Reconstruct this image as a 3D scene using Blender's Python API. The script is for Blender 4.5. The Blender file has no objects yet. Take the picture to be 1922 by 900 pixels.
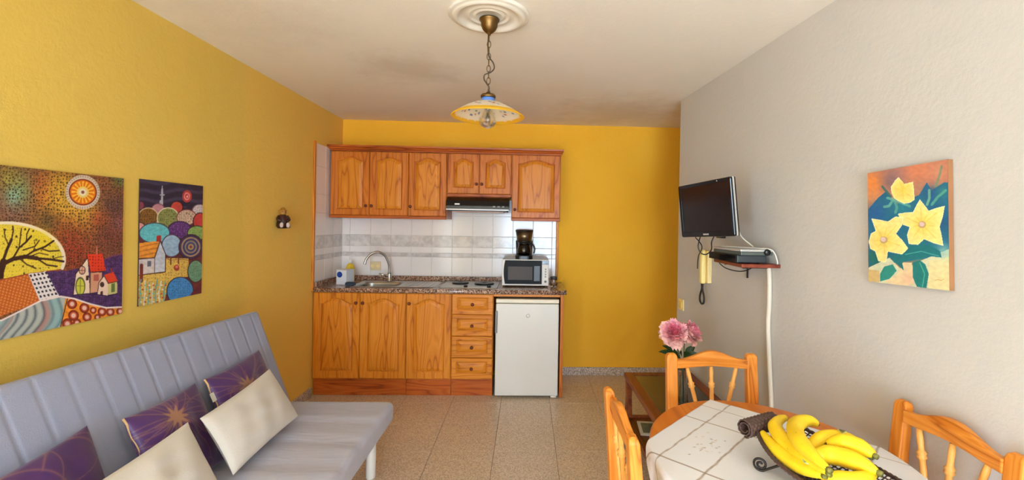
import bpy, bmesh, math, random
import numpy as np
from mathutils import Vector, Matrix, Euler
random.seed(7); np.random.seed(7)
SC = bpy.context.scene
COL = SC.collection
PI = math.pi

# ------------------------------------------------------------------ camera
f_px, yaw, pitch, roll, cam_h, sx, sy = 864.05, .0345, -.0035, .0174, 1.471, 57.894, -27.826
fw = Vector((math.sin(yaw)*math.cos(pitch), math.cos(yaw)*math.cos(pitch), math.sin(pitch)))
rt = Vector((math.cos(yaw), -math.sin(yaw), 0)); upv = rt.cross(fw)
Rv = rt*math.cos(roll) + upv*math.sin(roll); Uv = -rt*math.sin(roll) + upv*math.cos(roll)
cd = bpy.data.cameras.new('camera'); cam = bpy.data.objects.new('camera', cd); COL.objects.link(cam)
M = Matrix((( Rv.x, Uv.x, -fw.x, 0), (Rv.y, Uv.y, -fw.y, 0), (Rv.z, Uv.z, -fw.z, cam_h), (0, 0, 0, 1)))
cam.matrix_world = M
cd.sensor_fit = 'HORIZONTAL'; cd.sensor_width = 36; cd.lens = f_px*36/1922
cd.shift_x = -sx/1922; cd.shift_y = sy/1922
cd.clip_start = .02; cd.clip_end = 60
SC.camera = cam

# ------------------------------------------------------------------ sky, light, exposure
WIN_Y, WX0, WX1, WZ0, WZ1 = -4.4, -.75, 1.25, 0, 2.15          # the open door in the wall behind the camera
VY0, VY1, VZ1 = -2.2, -1.1, 2.1                              # the wide balcony opening in the left wall, behind the camera too
wd = bpy.data.worlds.new('sky'); SC.world = wd; wd.use_nodes = True
wd.node_tree.nodes['Background'].inputs[0].default_value = (.61, .80, 1, 1)
wd.node_tree.nodes['Background'].inputs[1].default_value = 5.0
for nm, sz, szy, lc, ro in (('daylight_portal', WX1-WX0, WZ1, ((WX0+WX1)/2, WIN_Y-.02, WZ1/2), (PI/2, 0, 0)),
                            ('balcony_portal', VY1-VY0, VZ1, (-1.80, (VY0+VY1)/2, VZ1/2), (PI/2, 0, -PI/2))):
    ld = bpy.data.lights.new(nm, 'AREA'); ld.shape = 'RECTANGLE'; ld.size = sz; ld.size_y = szy; ld.cycles.is_portal = True
    lo = bpy.data.objects.new(nm, ld); COL.objects.link(lo); lo.location = lc; lo.rotation_euler = ro
sd = bpy.data.lights.new('sun', 'SUN'); sd.energy = 26; sd.angle = .01; sd.color = (.97, .97, 1)
so_ = bpy.data.objects.new('sun', sd); COL.objects.link(so_)
so_.rotation_euler = Vector((.12, .72, -.95)).to_track_quat('-Z', 'Y').to_euler()      # falls on the floor inside the open door, behind the camera
SC.view_settings.view_transform = 'Standard'; SC.view_settings.look = 'None'
SC.view_settings.gamma = 1; SC.view_settings.exposure = 2.25
SC.view_settings.use_curve_mapping = False
SC.cycles.max_bounces = 12; SC.cycles.diffuse_bounces = 9; SC.cycles.glossy_bounces = 4
SC.cycles.transmission_bounces = 8; SC.cycles.transparent_max_bounces = 8
SC.cycles.caustics_reflective = False; SC.cycles.caustics_refractive = False
SC.cycles.use_denoising = True

# ------------------------------------------------------------------ colours and materials
def lin(v): return v/12.92 if v <= .04045 else ((v+.055)/1.055)**2.4
def rgb(r, g, b): return (lin(r/255), lin(g/255), lin(b/255), 1)
class NT:
    def __init__(s, name):
        s.m = bpy.data.materials.new(name); s.m.use_nodes = True
        s.n = s.m.node_tree.nodes; s.l = s.m.node_tree.links
        s.b = s.n['Principled BSDF']
    def add(s, t, **kw):
        nd = s.n.new(t)
        for k, v in kw.items(): setattr(nd, k, v)
        return nd
    def link(s, a, b): s.l.new(a, b)
    def set(s, **kw):
        for k, v in kw.items(): s.b.inputs[k.replace('_', ' ')].default_value = v
    def coords(s, scale=(1, 1, 1), rnd=True):
        tc = s.add('ShaderNodeTexCoord'); mp = s.add('ShaderNodeMapping'); mp.inputs['Scale'].default_value = scale
        if rnd:
            oi = s.add('ShaderNodeObjectInfo'); mu = s.add('ShaderNodeMath', operation='MULTIPLY'); mu.inputs[1].default_value = 23.7
            s.link(oi.outputs['Random'], mu.inputs[0])
            ad = s.add('ShaderNodeVectorMath', operation='ADD'); s.link(tc.outputs['Object'], ad.inputs[0]); s.link(mu.outputs[0], ad.inputs[1])
            s.link(ad.outputs[0], mp.inputs['Vector'])
        else: s.link(tc.outputs['Object'], mp.inputs['Vector'])
        return mp.outputs['Vector']
    def noise(s, vec, scale, detail=4, rough=.5, dist=0):
        n = s.add('ShaderNodeTexNoise'); n.inputs['Scale'].default_value = scale; n.inputs['Detail'].default_value = detail
        n.inputs['Roughness'].default_value = rough; n.inputs['Distortion'].default_value = dist
        s.link(vec, n.inputs['Vector']); return n.outputs['Fac']
    def ramp(s, fac, stops):
        r = s.add('ShaderNodeValToRGB'); e = r.color_ramp.elements
        while len(e) < len(stops): e.new(.5)
        for k, (p, c) in enumerate(stops): e[k].position = p; e[k].color = c
        s.link(fac, r.inputs[0]); return r.outputs[0]
    def math(s, op, a, b=None):
        n = s.add('ShaderNodeMath', operation=op)
        for k, v in enumerate((a, b)):
            if v is None: continue
            if isinstance(v, (int, float)): n.inputs[k].default_value = v
            else: s.link(v, n.inputs[k])
        return n.outputs[0]
    def mix(s, fac, a, b, mode='MIX'):
        n = s.add('ShaderNodeMix', data_type='RGBA', blend_type=mode)
        for k, v in ((0, fac), (6, a), (7, b)):
            if isinstance(v, (int, float)): n.inputs[k].default_value = v
            elif isinstance(v, tuple): n.inputs[k].default_value = v
            else: s.link(v, n.inputs[k])
        return n.outputs[2]
    def bump(s, h, strength=.2, dist=.01):
        n = s.add('ShaderNodeBump'); n.inputs['Strength'].default_value = strength; n.inputs['Distance'].default_value = dist
        s.link(h, n.inputs['Height']); s.link(n.outputs[0], s.b.inputs['Normal'])
    def color(s, c): s.link(c, s.b.inputs['Base Color'])

def plain(name, c, rough=.5, metal=0, spec=.5, bump=None, var=0, vs=6, trans=0, coat=0):
    t = NT(name); t.set(Base_Color=c, Roughness=rough, Metallic=metal)
    t.b.inputs['Specular IOR Level'].default_value = spec
    if trans: t.b.inputs['Transmission Weight'].default_value = trans
    if coat: t.b.inputs['Coat Weight'].default_value = coat
    v = t.coords()
    if var:
        n = t.noise(v, vs, 5, .6)
        d = tuple(x*(1-var) for x in c[:3])+(1,); e = tuple(min(1, x*(1+var*.5)) for x in c[:3])+(1,)
        t.color(t.ramp(n, [(.3, d), (.7, e)]))
    if bump: t.bump(t.noise(v, bump[0], 4), bump[1], bump[2] if len(bump) > 2 else .004)
    return t.m

def wood(name, light, mid, dark, axis=2, ring=15, rough=.42, coat=.06, stretch=.09, nscale=8):
    t = NT(name); sc = [1, 1, 1]; sc[axis] = stretch
    v = t.coords(tuple(sc))
    n = t.noise(v, nscale, 2, .45, .25)
    r = t.math('PINGPONG', t.math('MULTIPLY', n, ring), 1.0)
    c1 = t.ramp(r, [(.0, dark), (.16, mid), (.7, light), (1, mid)])
    sc2 = [1, 1, 1]; sc2[axis] = .03
    v2 = t.coords(tuple(sc2)); fib = t.noise(v2, 160, 3, .6)
    c2 = t.mix(t.math('MULTIPLY', fib, .35), c1, mid)
    t.color(c2); t.set(Roughness=rough); t.b.inputs['Specular IOR Level'].default_value = .28; t.b.inputs['Coat Weight'].default_value = coat; t.b.inputs['Coat Roughness'].default_value = .2
    t.bump(fib, .08, .002)
    return t.m

KL, KM, KD = rgb(220, 142, 44), rgb(204, 122, 28), rgb(164, 84, 14)
M_kv = wood('honey_pine_upright', KL, KM, KD, 2)
M_kh = wood('honey_pine_level', KL, KM, KD, 0)
M_cv = wood('red_pine_upright', rgb(208, 124, 44), rgb(190, 104, 28), rgb(150, 70, 14), 2)
M_ch = wood('red_pine_level', rgb(190, 100, 34), rgb(168, 78, 20), rgb(122, 48, 10), 0)
M_knob = plain('dark_turned_wood', rgb(112, 44, 14), .35, bump=(30, .1), var=.15)
M_chair = wood('chair_pine_upright', rgb(226, 148, 60), rgb(208, 122, 38), rgb(164, 84, 20), 2, ring=14, nscale=10)
M_chairx = wood('chair_pine_level', rgb(226, 148, 60), rgb(208, 122, 38), rgb(164, 84, 20), 0, ring=14, nscale=10)
M_pale = wood('pale_pine', rgb(238, 180, 100), rgb(226, 158, 76), rgb(200, 128, 50), 2, ring=5, nscale=9)
M_table = wood('table_pine', rgb(212, 128, 48), rgb(196, 108, 34), rgb(160, 80, 20), 1, ring=6)
M_brown = wood('brown_stained_wood', rgb(138, 70, 30), rgb(120, 56, 22), rgb(84, 36, 14), 1, ring=6)
M_shelfw = wood('mahogany_shelf', rgb(138, 66, 44), rgb(120, 52, 34), rgb(90, 36, 24), 1, ring=6)
M_chrome = plain('chrome', rgb(190, 190, 190), .18, 1)
M_steel = plain('brushed_steel', rgb(180, 178, 174), .32, 1, bump=(90, .05))
M_bronze = plain('aged_bronze', rgb(128, 98, 58), .38, 1, var=.3, vs=30)
M_black = plain('black_plastic', rgb(22, 20, 20), .35, var=.1)
M_blackgloss = plain('black_gloss', rgb(16, 13, 14), .08, var=.05)
M_screen = plain('dark_screen', rgb(26, 17, 18), .16, var=.05)
M_dkgrey = plain('dark_grey_plastic', rgb(52, 56, 58), .4, var=.1)
M_grey = plain('grey_plastic', rgb(128, 128, 128), .4, var=.06)
M_silver = plain('silver_plastic', rgb(196, 194, 190), .35, .35, var=.05)
M_white = plain('white_enamel', rgb(214, 212, 206), .28, var=.02, vs=2)
M_whitep = plain('white_plastic', rgb(226, 222, 214), .45, var=.03)
M_cream = plain('cream_plastic', rgb(236, 214, 150), .4, var=.05)
M_ivory = plain('ivory_plastic', rgb(222, 204, 160), .4, var=.05)
M_blue = plain('blue_print', rgb(28, 62, 150), .5, var=.1)
M_yellowsp = plain('yellow_sponge', rgb(238, 206, 60), .85, bump=(120, .5), var=.15, vs=60)
M_plaster = plain('white_moulded_plaster', rgb(232, 226, 214), .75, bump=(40, .1), var=.03)
M_leaf = plain('dark_green_leaf', rgb(42, 66, 26), .5, var=.4, vs=30)
M_stem = plain('green_stem', rgb(86, 112, 52), .5, var=.2, vs=30)
M_petal = plain('rose_pink_petal', rgb(248, 172, 184), .6, var=.18, vs=25)
M_petal2 = plain('deep_pink_petal', rgb(244, 136, 160), .6, var=.2, vs=25)
M_petal3 = plain('pale_pink_petal', rgb(250, 200, 198), .6, var=.14, vs=25)
M_paper = plain('white_paper', rgb(226, 222, 208), .7, var=.05)
M_print = plain('grey_green_print', rgb(120, 128, 108), .6, var=.5, vs=25)
M_iron = plain('dark_iron', rgb(52, 42, 38), .5, .4, var=.3, vs=60, bump=(80, .3))
M_wicker = plain('dark_wicker', rgb(82, 58, 50), .55, var=.35, vs=90, bump=(150, .4))
M_cable = plain('black_cable', rgb(34, 28, 26), .5, var=.1)
M_conduit = plain('white_conduit', rgb(214, 206, 190), .45, var=.04)
def glass(name, c, rough=.02):
    t = NT(name); t.set(Base_Color=c, Roughness=rough, IOR=1.45); t.b.inputs['Transmission Weight'].default_value = 1
    return t.m
M_glass = glass('clear_glass', (1, 1, 1, 1)); M_bulb = glass('hazy_bulb_glass', (1, .98, .93, 1), .35); M_glassdk = glass('smoked_glass', rgb(120, 96, 80), .05)

def vcol(name, rough=.6, bump=None, sheen=0, spec=.4):
    t = NT(name); a = t.add('ShaderNodeVertexColor', layer_name='Col'); t.color(a.outputs[0]); t.set(Roughness=rough)
    t.b.inputs['Specular IOR Level'].default_value = spec
    if sheen: t.b.inputs['Sheen Weight'].default_value = sheen
    if bump: t.bump(t.noise(t.coords(rnd=False), bump[0], 3), bump[1], .003)
    return t.m
M_canvas = vcol('painted_canvas', .55, (400, .12))
M_purple = vcol('embroidered_purple_satin', .42, (60, .15), .2)
M_cloth = vcol('embroidered_white_cotton', .85, (250, .2))
M_shade = vcol('painted_lamp_glass', .25)
nt = M_shade.node_tree; tr = nt.nodes.new('ShaderNodeBsdfTranslucent'); ms = nt.nodes.new('ShaderNodeMixShader'); ms.inputs[0].default_value = .6
nt.links.new([n for n in nt.nodes if n.type == 'VERTEX_COLOR'][0].outputs[0], tr.inputs[0])
nt.links.new(nt.nodes['Principled BSDF'].outputs[0], ms.inputs[1]); nt.links.new(tr.outputs[0], ms.inputs[2])
nt.links.new(ms.outputs[0], nt.nodes['Material Output'].inputs[0])

def wallmat(name, c1, c2, bump_s=.25):
    t = NT(name); v = t.coords(rnd=False); n = t.noise(v, 1.3, 4, .6)
    t.color(t.ramp(n, [(.3, c1), (.7, c2)])); t.set(Roughness=.8); t.b.inputs['Specular IOR Level'].default_value = .25
    a = t.noise(v, 38, 5, .65); t.bump(a, bump_s, .012); return t
YA, YB = rgb(226, 184, 78), rgb(230, 190, 88)
M_wl = wallmat('yellow_wall_paint', rgb(222, 189, 88), rgb(227, 196, 98))
# past a soft edge, the kitchen end of the left wall is a slightly lighter yellow
t = M_wl; tc = t.add('ShaderNodeTexCoord'); sp = t.add('ShaderNodeSeparateXYZ'); t.link(tc.outputs['Object'], sp.inputs[0])
yy = t.math('ADD', sp.outputs[1], t.math('MULTIPLY', t.noise(t.coords(rnd=False), 5, 3), .04))
mr = t.add('ShaderNodeMapRange'); t.link(yy, mr.inputs[0]); mr.inputs[1].default_value = 2.93; mr.inputs[2].default_value = 3.02
old = t.b.inputs['Base Color'].links[0].from_socket
t.color(t.mix(mr.outputs[0], old, rgb(232, 195, 94)))
M_wl = t.m
M_wb = wallmat('ochre_wall_paint', rgb(240, 182, 46), rgb(244, 190, 58)).m
M_wr = wallmat('grey_white_plaster', rgb(197, 194, 188), rgb(202, 199, 194), .14).m
t = wallmat('ceiling_paint', rgb(238, 234, 226), rgb(243, 239, 231), .12)
# damp stains near the back wall, with outlines of their own
tc = t.add('ShaderNodeTexCoord'); old = t.b.inputs['Base Color'].links[0].from_socket; cur = old
nz = t.noise(t.coords(rnd=False), 5, 5, .65)
for (px, py, r, s) in ((-.78, 2.95, .36, .30), (.75, 3.95, .65, .32), (-1.35, 2.2, .5, .15), (-.2, 3.6, .6, .08)):
    d = t.add('ShaderNodeVectorMath', operation='DISTANCE'); t.link(tc.outputs['Object'], d.inputs[0]); d.inputs[1].default_value = (px, py, 2.433)
    q = t.math('ADD', t.math('DIVIDE', d.outputs['Value'], r), t.math('MULTIPLY', t.math('SUBTRACT', nz, .5), 1.6))
    m2 = t.add('ShaderNodeMapRange'); t.link(q, m2.inputs[0]); m2.inputs[1].default_value = 1.0; m2.inputs[2].default_value = .25; m2.inputs[3].default_value = 0; m2.inputs[4].default_value = s
    cur = t.mix(m2.outputs[0], cur, rgb(180, 162, 138))
t.color(cur); M_ceil = t.m

def speckle(name, base, spots, scale, rough, amt=.5):
    t = NT(name); v = t.coords()
    vo = t.add('ShaderNodeTexVoronoi'); vo.inputs['Scale'].default_value = scale; t.link(v, vo.inputs['Vector'])
    sp = t.add('ShaderNodeSeparateColor'); t.link(vo.outputs['Color'], sp.inputs[0])
    stops = [(i/len(spots), c) for i, c in enumerate(spots)]
    r = t.ramp(sp.outputs[0], stops); r.node.color_ramp.interpolation = 'CONSTANT'
    n = t.noise(v, 3, 3)
    t.color(t.mix(amt, base, r)); t.set(Roughness=rough); return t
t = speckle('terrazzo_floor', rgb(204, 190, 170), [rgb(218, 200, 174), rgb(184, 158, 130), rgb(226, 212, 190), rgb(140, 112, 90), rgb(208, 186, 158), rgb(164, 136, 110), rgb(230, 218, 200)], 170, .3, .5)
t.b.inputs['Specular IOR Level'].default_value = .4
M_floor = t.m
M_grout = plain('dark_joint', rgb(120, 98, 76), .9, var=.2)
M_base = speckle('speckled_skirting', rgb(186, 172, 160), [rgb(214, 204, 194), rgb(150, 136, 126), rgb(226, 218, 210), rgb(112, 98, 90), rgb(190, 172, 150)], 160, .35, .7).m
M_granite = speckle('brown_granite', rgb(150, 116, 96), [rgb(176, 140, 116), rgb(92, 66, 54), rgb(190, 160, 140), rgb(60, 44, 40), rgb(150, 104, 80), rgb(128, 100, 88), rgb(206, 182, 164)], 110, .16, .8).m
def tilemat(name, c, band=None):
    t = NT(name); t.set(Base_Color=c, Roughness=.12); v = t.coords()
    n = t.noise(v, 4, 2); col = t.ramp(n, [(.3, tuple(x*.96 for x in c[:3])+(1,)), (.7, c)])
    if band:
        v2 = t.coords((.25, .25, 1)); k = t.noise(v2, 60, 3, .6)
        col = t.mix(t.ramp(k, [(.4, (0, 0, 0, 1)), (.62, (1, 1, 1, 1))]), col, band)
    t.color(col); return t.m
M_tile = tilemat('white_glazed_tile', rgb(234, 229, 227))
M_tiled = tilemat('grey_patterned_tile', rgb(222, 217, 213), rgb(196, 191, 188))
M_tilel = tilemat('grey_listello_tile', rgb(212, 206, 205), rgb(184, 178, 177))
M_tgrout = plain('white_tile_joint', rgb(224, 218, 208), .85, var=.05)
def fabric(name, c, weave=300, st=.25, wr=None):
    t = NT(name); v = t.coords(rnd=False); n = t.noise(v, 2.2, 4)
    t.color(t.ramp(n, [(.3, tuple(x*.94 for x in c[:3])+(1,)), (.7, c)])); t.set(Roughness=.9)
    t.b.inputs['Sheen Weight'].default_value = .15; t.b.inputs['Specular IOR Level'].default_value = .2
    h = t.noise(v, weave, 2)
    if wr:
        w = t.noise(t.coords(wr, rnd=False), 3, 3, .5, 1.0)
        h = t.math('ADD', t.math('MULTIPLY', h, .06), w); t.bump(h, st, .03)
    else: t.bump(h, st, .002)
    return t.m
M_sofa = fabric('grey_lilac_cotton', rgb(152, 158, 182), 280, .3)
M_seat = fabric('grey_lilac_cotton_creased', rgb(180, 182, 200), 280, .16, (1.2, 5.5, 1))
M_creamf = fabric('cream_linen', rgb(210, 206, 198), 200, .35)

# ------------------------------------------------------------------ mesh tools
class MB:
    def __init__(s): s.v = []; s.f = []; s.sm = []; s.mi = []; s.k = 0
    def add(s, vs, fs, smooth=False):
        o = len(s.v); s.v += [tuple(v) for v in vs]
        for f in fs: s.f.append(tuple(i+o for i in f)); s.sm.append(smooth); s.mi.append(s.k)
        return s
    def box(s, a, b):
        x0, y0, z0 = a; x1, y1, z1 = b
        vs = [(x, y, z) for z in (z0, z1) for y in (y0, y1) for x in (x0, x1)]
        return s.add(vs, [(0, 2, 3, 1), (4, 5, 7, 6), (0, 1, 5, 4), (2, 6, 7, 3), (0, 4, 6, 2), (1, 3, 7, 5)])
    def hexa(s, q): return s.add(q, [(0, 3, 2, 1), (4, 5, 6, 7), (0, 1, 5, 4), (1, 2, 6, 5), (2, 3, 7, 6), (3, 0, 4, 7)])
    def loops(s, L, cap0=False, cap1=False, smooth=False, closed=True):
        n = len(L[0]); vs = [p for l in L for p in l]; fs = []
        for k in range(len(L)-1):
            for i in range(n if closed else n-1):
                j = (i+1) % n; fs.append((k*n+i, k*n+j, (k+1)*n+j, (k+1)*n+i))
        if cap0: fs.append(tuple(range(n))[::-1])
        if cap1: fs.append(tuple(range((len(L)-1)*n, len(L)*n)))
        return s.add(vs, fs, smooth)
    def lathe(s, prof, c=(0, 0, 0), n=24, axis='z', caps=True, smooth=True):
        L = []
        for r, h in prof:
            l = []
            for i in range(n):
                a = 2*PI*i/n; x, y = r*math.cos(a), r*math.sin(a)
                p = {'z': (x, y, h), 'y': (x, h, y), 'x': (h, x, y)}[axis]
                l.append((p[0]+c[0], p[1]+c[1], p[2]+c[2]))
            L.append(l)
        return s.loops(L, caps, caps, smooth)
    def tube(s, pts, r, n=8, caps=True, smooth=True, flat=1.0):
        P = [Vector(p) for p in pts]; L = []; nrm = None
        for i, p in enumerate(P):
            t = (P[min(i+1, len(P)-1)]-P[max(i-1, 0)]).normalized()
            if nrm is None:
                a = Vector((0, 0, 1)) if abs(t.z) < .9 else Vector((1, 0, 0)); nrm = (a-t*a.dot(t)).normalized()
            else: nrm = (nrm-t*nrm.dot(t)).normalized()
            b = t.cross(nrm); rr = r(i/(len(P)-1)) if callable(r) else r
            L.append([tuple(p+nrm*rr*math.cos(2*PI*k/n)+b*rr*flat*math.sin(2*PI*k/n)) for k in range(n)])
        return s.loops(L, caps, caps, smooth)
    def grid(s, fn, nu, nv, smooth=True, flip=False):
        vs = [fn(i/nu, j/nv) for j in range(nv+1) for i in range(nu+1)]
        fs = []
        for j in range(nv):
            for i in range(nu):
                a = j*(nu+1)+i; q = (a, a+1, a+nu+2, a+nu+1); fs.append(q[::-1] if flip else q)
        return s.add(vs, fs, smooth)
    def ball(s, c, r, n=16, m=10):
        rx, ry, rz = (r, r, r) if isinstance(r, (int, float)) else r
        L = [[(c[0]+rx*math.sin(PI*(k+.02)/(m+.04))*math.cos(2*PI*i/n), c[1]+ry*math.sin(PI*(k+.02)/(m+.04))*math.sin(2*PI*i/n), c[2]-rz*math.cos(PI*(k+.02)/(m+.04))) for i in range(n)] for k in range(m+1)]
        return s.loops(L, True, True, True)

ROOT = {}
def put(name, mb, mats, parent=None, bevel=0, seg=2, local=False, smooth_angle=None, kind=None, label=None):
    v = mb.v
    if parent is not None and not local:
        Mi = ROOT[parent.name].inverted(); v = [tuple(Mi @ Vector(p)) for p in v]
    me = bpy.data.meshes.new(name); me.from_pydata(v, [], mb.f); me.update()
    me.polygons.foreach_set('use_smooth', mb.sm); me.polygons.foreach_set('material_index', mb.mi)
    for m in (mats if isinstance(mats, (list, tuple)) else [mats]): me.materials.append(m)
    o = bpy.data.objects.new(name, me); COL.objects.link(o)
    if parent is not None:
        o.parent = parent; ROOT[o.name] = ROOT[parent.name]
    else: ROOT[o.name] = Matrix.Identity(4)
    if bevel:
        b = o.modifiers.new('bevel', 'BEVEL'); b.width = bevel; b.segments = seg; b.limit_method = 'ANGLE'; b.angle_limit = .6
    if kind: o['kind'] = kind
    if label: o['label'] = label
    return o
def fixn(o):
    bm = bmesh.new(); bm.from_mesh(o.data); bmesh.ops.recalc_face_normals(bm, faces=bm.faces); bm.to_mesh(o.data); bm.free(); return o
def thing(name, label, cat, loc=(0, 0, 0), rz=0, group=None):
    o = bpy.data.objects.new(name, None); COL.objects.link(o); o.empty_display_size = .05
    o.location = loc; o.rotation_euler = (0, 0, rz); o['label'] = label; o['category'] = cat
    if group: o['group'] = group
    ROOT[o.name] = Matrix.Translation(loc) @ Matrix.Rotation(rz, 4, 'Z'); return o
def tag(o, label, cat, group=None):
    o['label'] = label; o['category'] = cat
    if group: o['group'] = group
    return o
def dup(root, loc, rz, label, group=None):
    def rec(o, par):
        c = o.copy(); COL.objects.link(c)
        if par: c.parent = par
        for ch in o.children: rec(ch, c)
        return c
    r = rec(root, None); r.location = loc; r.rotation_euler = (0, 0, rz); r['label'] = label
    if group: r['group'] = group
    return r
def struct(name, mb, mat, **k): return put(name, mb, mat, kind='structure', **k)
def spline(P, n=8):
    P = [Vector(p) for p in P]; out = []
    for i in range(len(P)-1):
        p0, p1, p2, p3 = P[max(i-1, 0)], P[i], P[i+1], P[min(i+2, len(P)-1)]
        for k in range(n):
            t = k/n; out.append(.5*((2*p1)+(p2-p0)*t+(2*p0-5*p1+4*p2-p3)*t*t+(3*p1-p0-3*p2+p3)*t**3))
    out.append(P[-1]); return out
def setcol(o, cols):
    a = o.data.color_attributes.new('Col', 'FLOAT_COLOR', 'POINT')
    c = np.asarray(cols, dtype=np.float64)/255.0
    c = np.where(c <= .04045, c/12.92, ((c+.055)/1.055)**2.4)
    buf = np.ones((len(o.data.vertices), 4)); buf[:, :3] = c; a.data.foreach_set('color', buf.astype(np.float32).ravel())

# ------------------------------------------------------------------ room shell
XL, B, H, XR, YE, KK = -1.776, 4.477, 2.433, 1.1665, 3.507, .0732
Y0 = WIN_Y; XE = 2.5
def wx(y, off=0): return XR+KK*(YE-y)-off
floor = struct('floor', MB().box((-2, Y0-.3, -.12), (XE+.2, B+.2, -.003)), M_grout)
def tile_mesh(name, w, h, th, mat, b=.0015):
    mb = MB(); q = lambda i, z: [(i, i, z), (w-i, i, z), (w-i, h-i, z), (i, h-i, z)]
    mb.loops([q(0, 0), q(0, th-b), q(b, th)], False, True)
    me = bpy.data.meshes.new(name); me.from_pydata(mb.v, [], mb.f); me.update(); me.materials.append(mat); return me
fm = tile_mesh('tile', .3975, .3975, .003, M_floor, .0012)
for i in range(-3, 9):
    for j in range(-12, 13):
        x, y = -.5876+.4*i, 3.75+.4*(j-11)+.02
        if x < XL-.42 or x > XE or y < Y0-.2 or y > B: continue
        o = bpy.data.objects.new('tile', fm); COL.objects.link(o); o.parent = floor; o.location = (x+.00125, y+.00125, -.003)
struct('ceiling', MB().box((-2, Y0-.3, H), (XE+.2, B+.2, H+.12)), M_ceil)
mb = MB(); mb.box((XL-.15, VY1, -.003), (XL, B+.15, H)); mb.box((XL-.15, Y0-.2, -.003), (XL, VY0, H)); mb.box((XL-.15, VY0, VZ1), (XL, VY1, H))
wl = struct('wall_left', mb, M_wl)
wb = struct('wall_back', MB().box((XL, B, -.003), (XE+.15, B+.15, H)), M_wb)
mb = MB(); ys, ye = Y0, YE
mb.hexa([(wx(ys), ys, -.003), (wx(ys)+.14, ys, -.003), (wx(ye)+.14, ye, -.003), (wx(ye), ye, -.003), (wx(ys), ys, H), (wx(ys)+.14, ys, H), (wx(ye)+.14, ye, H), (wx(ye), ye, H)])
wr = struct('wall_right', mb, M_wr)
struct('wall_passage', MB().box((XE, YE-1.2, -.003), (XE+.15, B, H)), M_wb)
struct('wall_passage_front', MB().box((wx(YE-1.2)+.141, YE-1.35, -.003), (XE+.15, YE-1.2, H)), M_wb)
mb = MB(); xr = wx(Y0)+.14
mb.box((XL, Y0-.15, -.003), (WX0, Y0, H)); mb.box((WX1, Y0-.15, -.003), (xr, Y0, H)); mb.box((WX0, Y0-.15, WZ1), (WX1, Y0, H))
struct('wall_front', mb, M_wr)
mb = MB(); e = .06
mb.box((WX0, Y0-.12, 0), (WX0+e, Y0-.04, WZ1)); mb.box((WX1-e, Y0-.12, 0), (WX1, Y0-.04, WZ1)); mb.box((WX0+e, Y0-.12, WZ1-e), (WX1-e, Y0-.04, WZ1)); 
struct('window_1', mb, M_whitep, bevel=.004)
mb = MB()
mb.box((XL-.12, VY0, 0), (XL-.05, VY0+e, VZ1)); mb.box((XL-.12, VY1-e, 0), (XL-.05, VY1, VZ1)); mb.box((XL-.12, VY0+e, VZ1-e), (XL-.05, VY1-e, VZ1))
struct('window_2', mb, M_whitep, bevel=.004)
# skirting of speckled stone
struct('baseboard_back', MB().box((.33, B-.012, 0), (XE, B, .078)), M_base, bevel=.002)
struct('baseboard_left', MB().box((XL, VY1+.002, 0), (XL+.012, 3.885, .078)), M_base, bevel=.002)
mb = MB(); mb.hexa([(wx(ys, .012), ys, 0), (wx(ys), ys, 0), (wx(ye), ye, 0), (wx(ye, .012), ye, 0), (wx(ys, .012), ys, .078), (wx(ys), ys, .078), (wx(ye), ye, .078), (wx(ye, .012), ye, .078)])
struct('baseboard_right', mb, M_base)
# tiled splashback: every tile on its own, the bed of joint mortar behind it
put('tile_bed', MB().box((XL+.001, B-.006, .90), (.285, B, 1.69)), M_tgrout, wb)
put('tile_bed', MB().box((XL, 3.895, .90), (XL+.006, B-.006, 2.112)), M_tgrout, wl)
rows = [(.948, 1.128, M_tile), (1.130, 1.168, M_tilel), (1.170, 1.226, M_tile), (1.228, 1.334, M_tiled), (1.336, 1.53, M_tile), (1.532, 1.690, M_tile), (1.692, 1.922, M_tile), (1.924, 2.11, M_tile)]
xs = [XL+.013]+[-1.69+.1945*k for k in range(10)]+[.245, .285]
xs = sorted(set(round(x, 4) for x in xs)); ys_ = [3.897, 4.088, 4.2825, B-.009]
cache = {}
def wall_tile(par, w, h, mat, loc, rot):
    key = (round(w, 3), round(h, 3), mat.name)
    if key not in cache: cache[key] = tile_mesh('tile', w-.003, h, .009, mat, .0022)
    o = bpy.data.objects.new('tile', cache[key]); COL.objects.link(o); o.parent = par; o.location = loc; o.rotation_euler = rot
for (z0, z1, m) in rows:
    if z0 < 1.6:
        for a, b in zip(xs[:-1], xs[1:]):
            if b-a > .02: wall_tile(wb, b-a, z1-z0, m, (a+.0015, B-.0015, z0), (PI/2, 0, 0))
    for a, b in zip(ys_[:-1], ys_[1:]): wall_tile(wl, b-a, z1-z0, m, (XL+.0015, a+.0015, z0), (PI/2, 0, PI/2))
struct('trim_1', MB().box((XL, 3.868, .875), (XL+.016, 3.896, 2.125)), M_kv, bevel=.003)
struct('trim_2', MB().box((.286, B-.018, .91), (.308, B, 1.495)), M_kv, bevel=.003)

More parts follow.
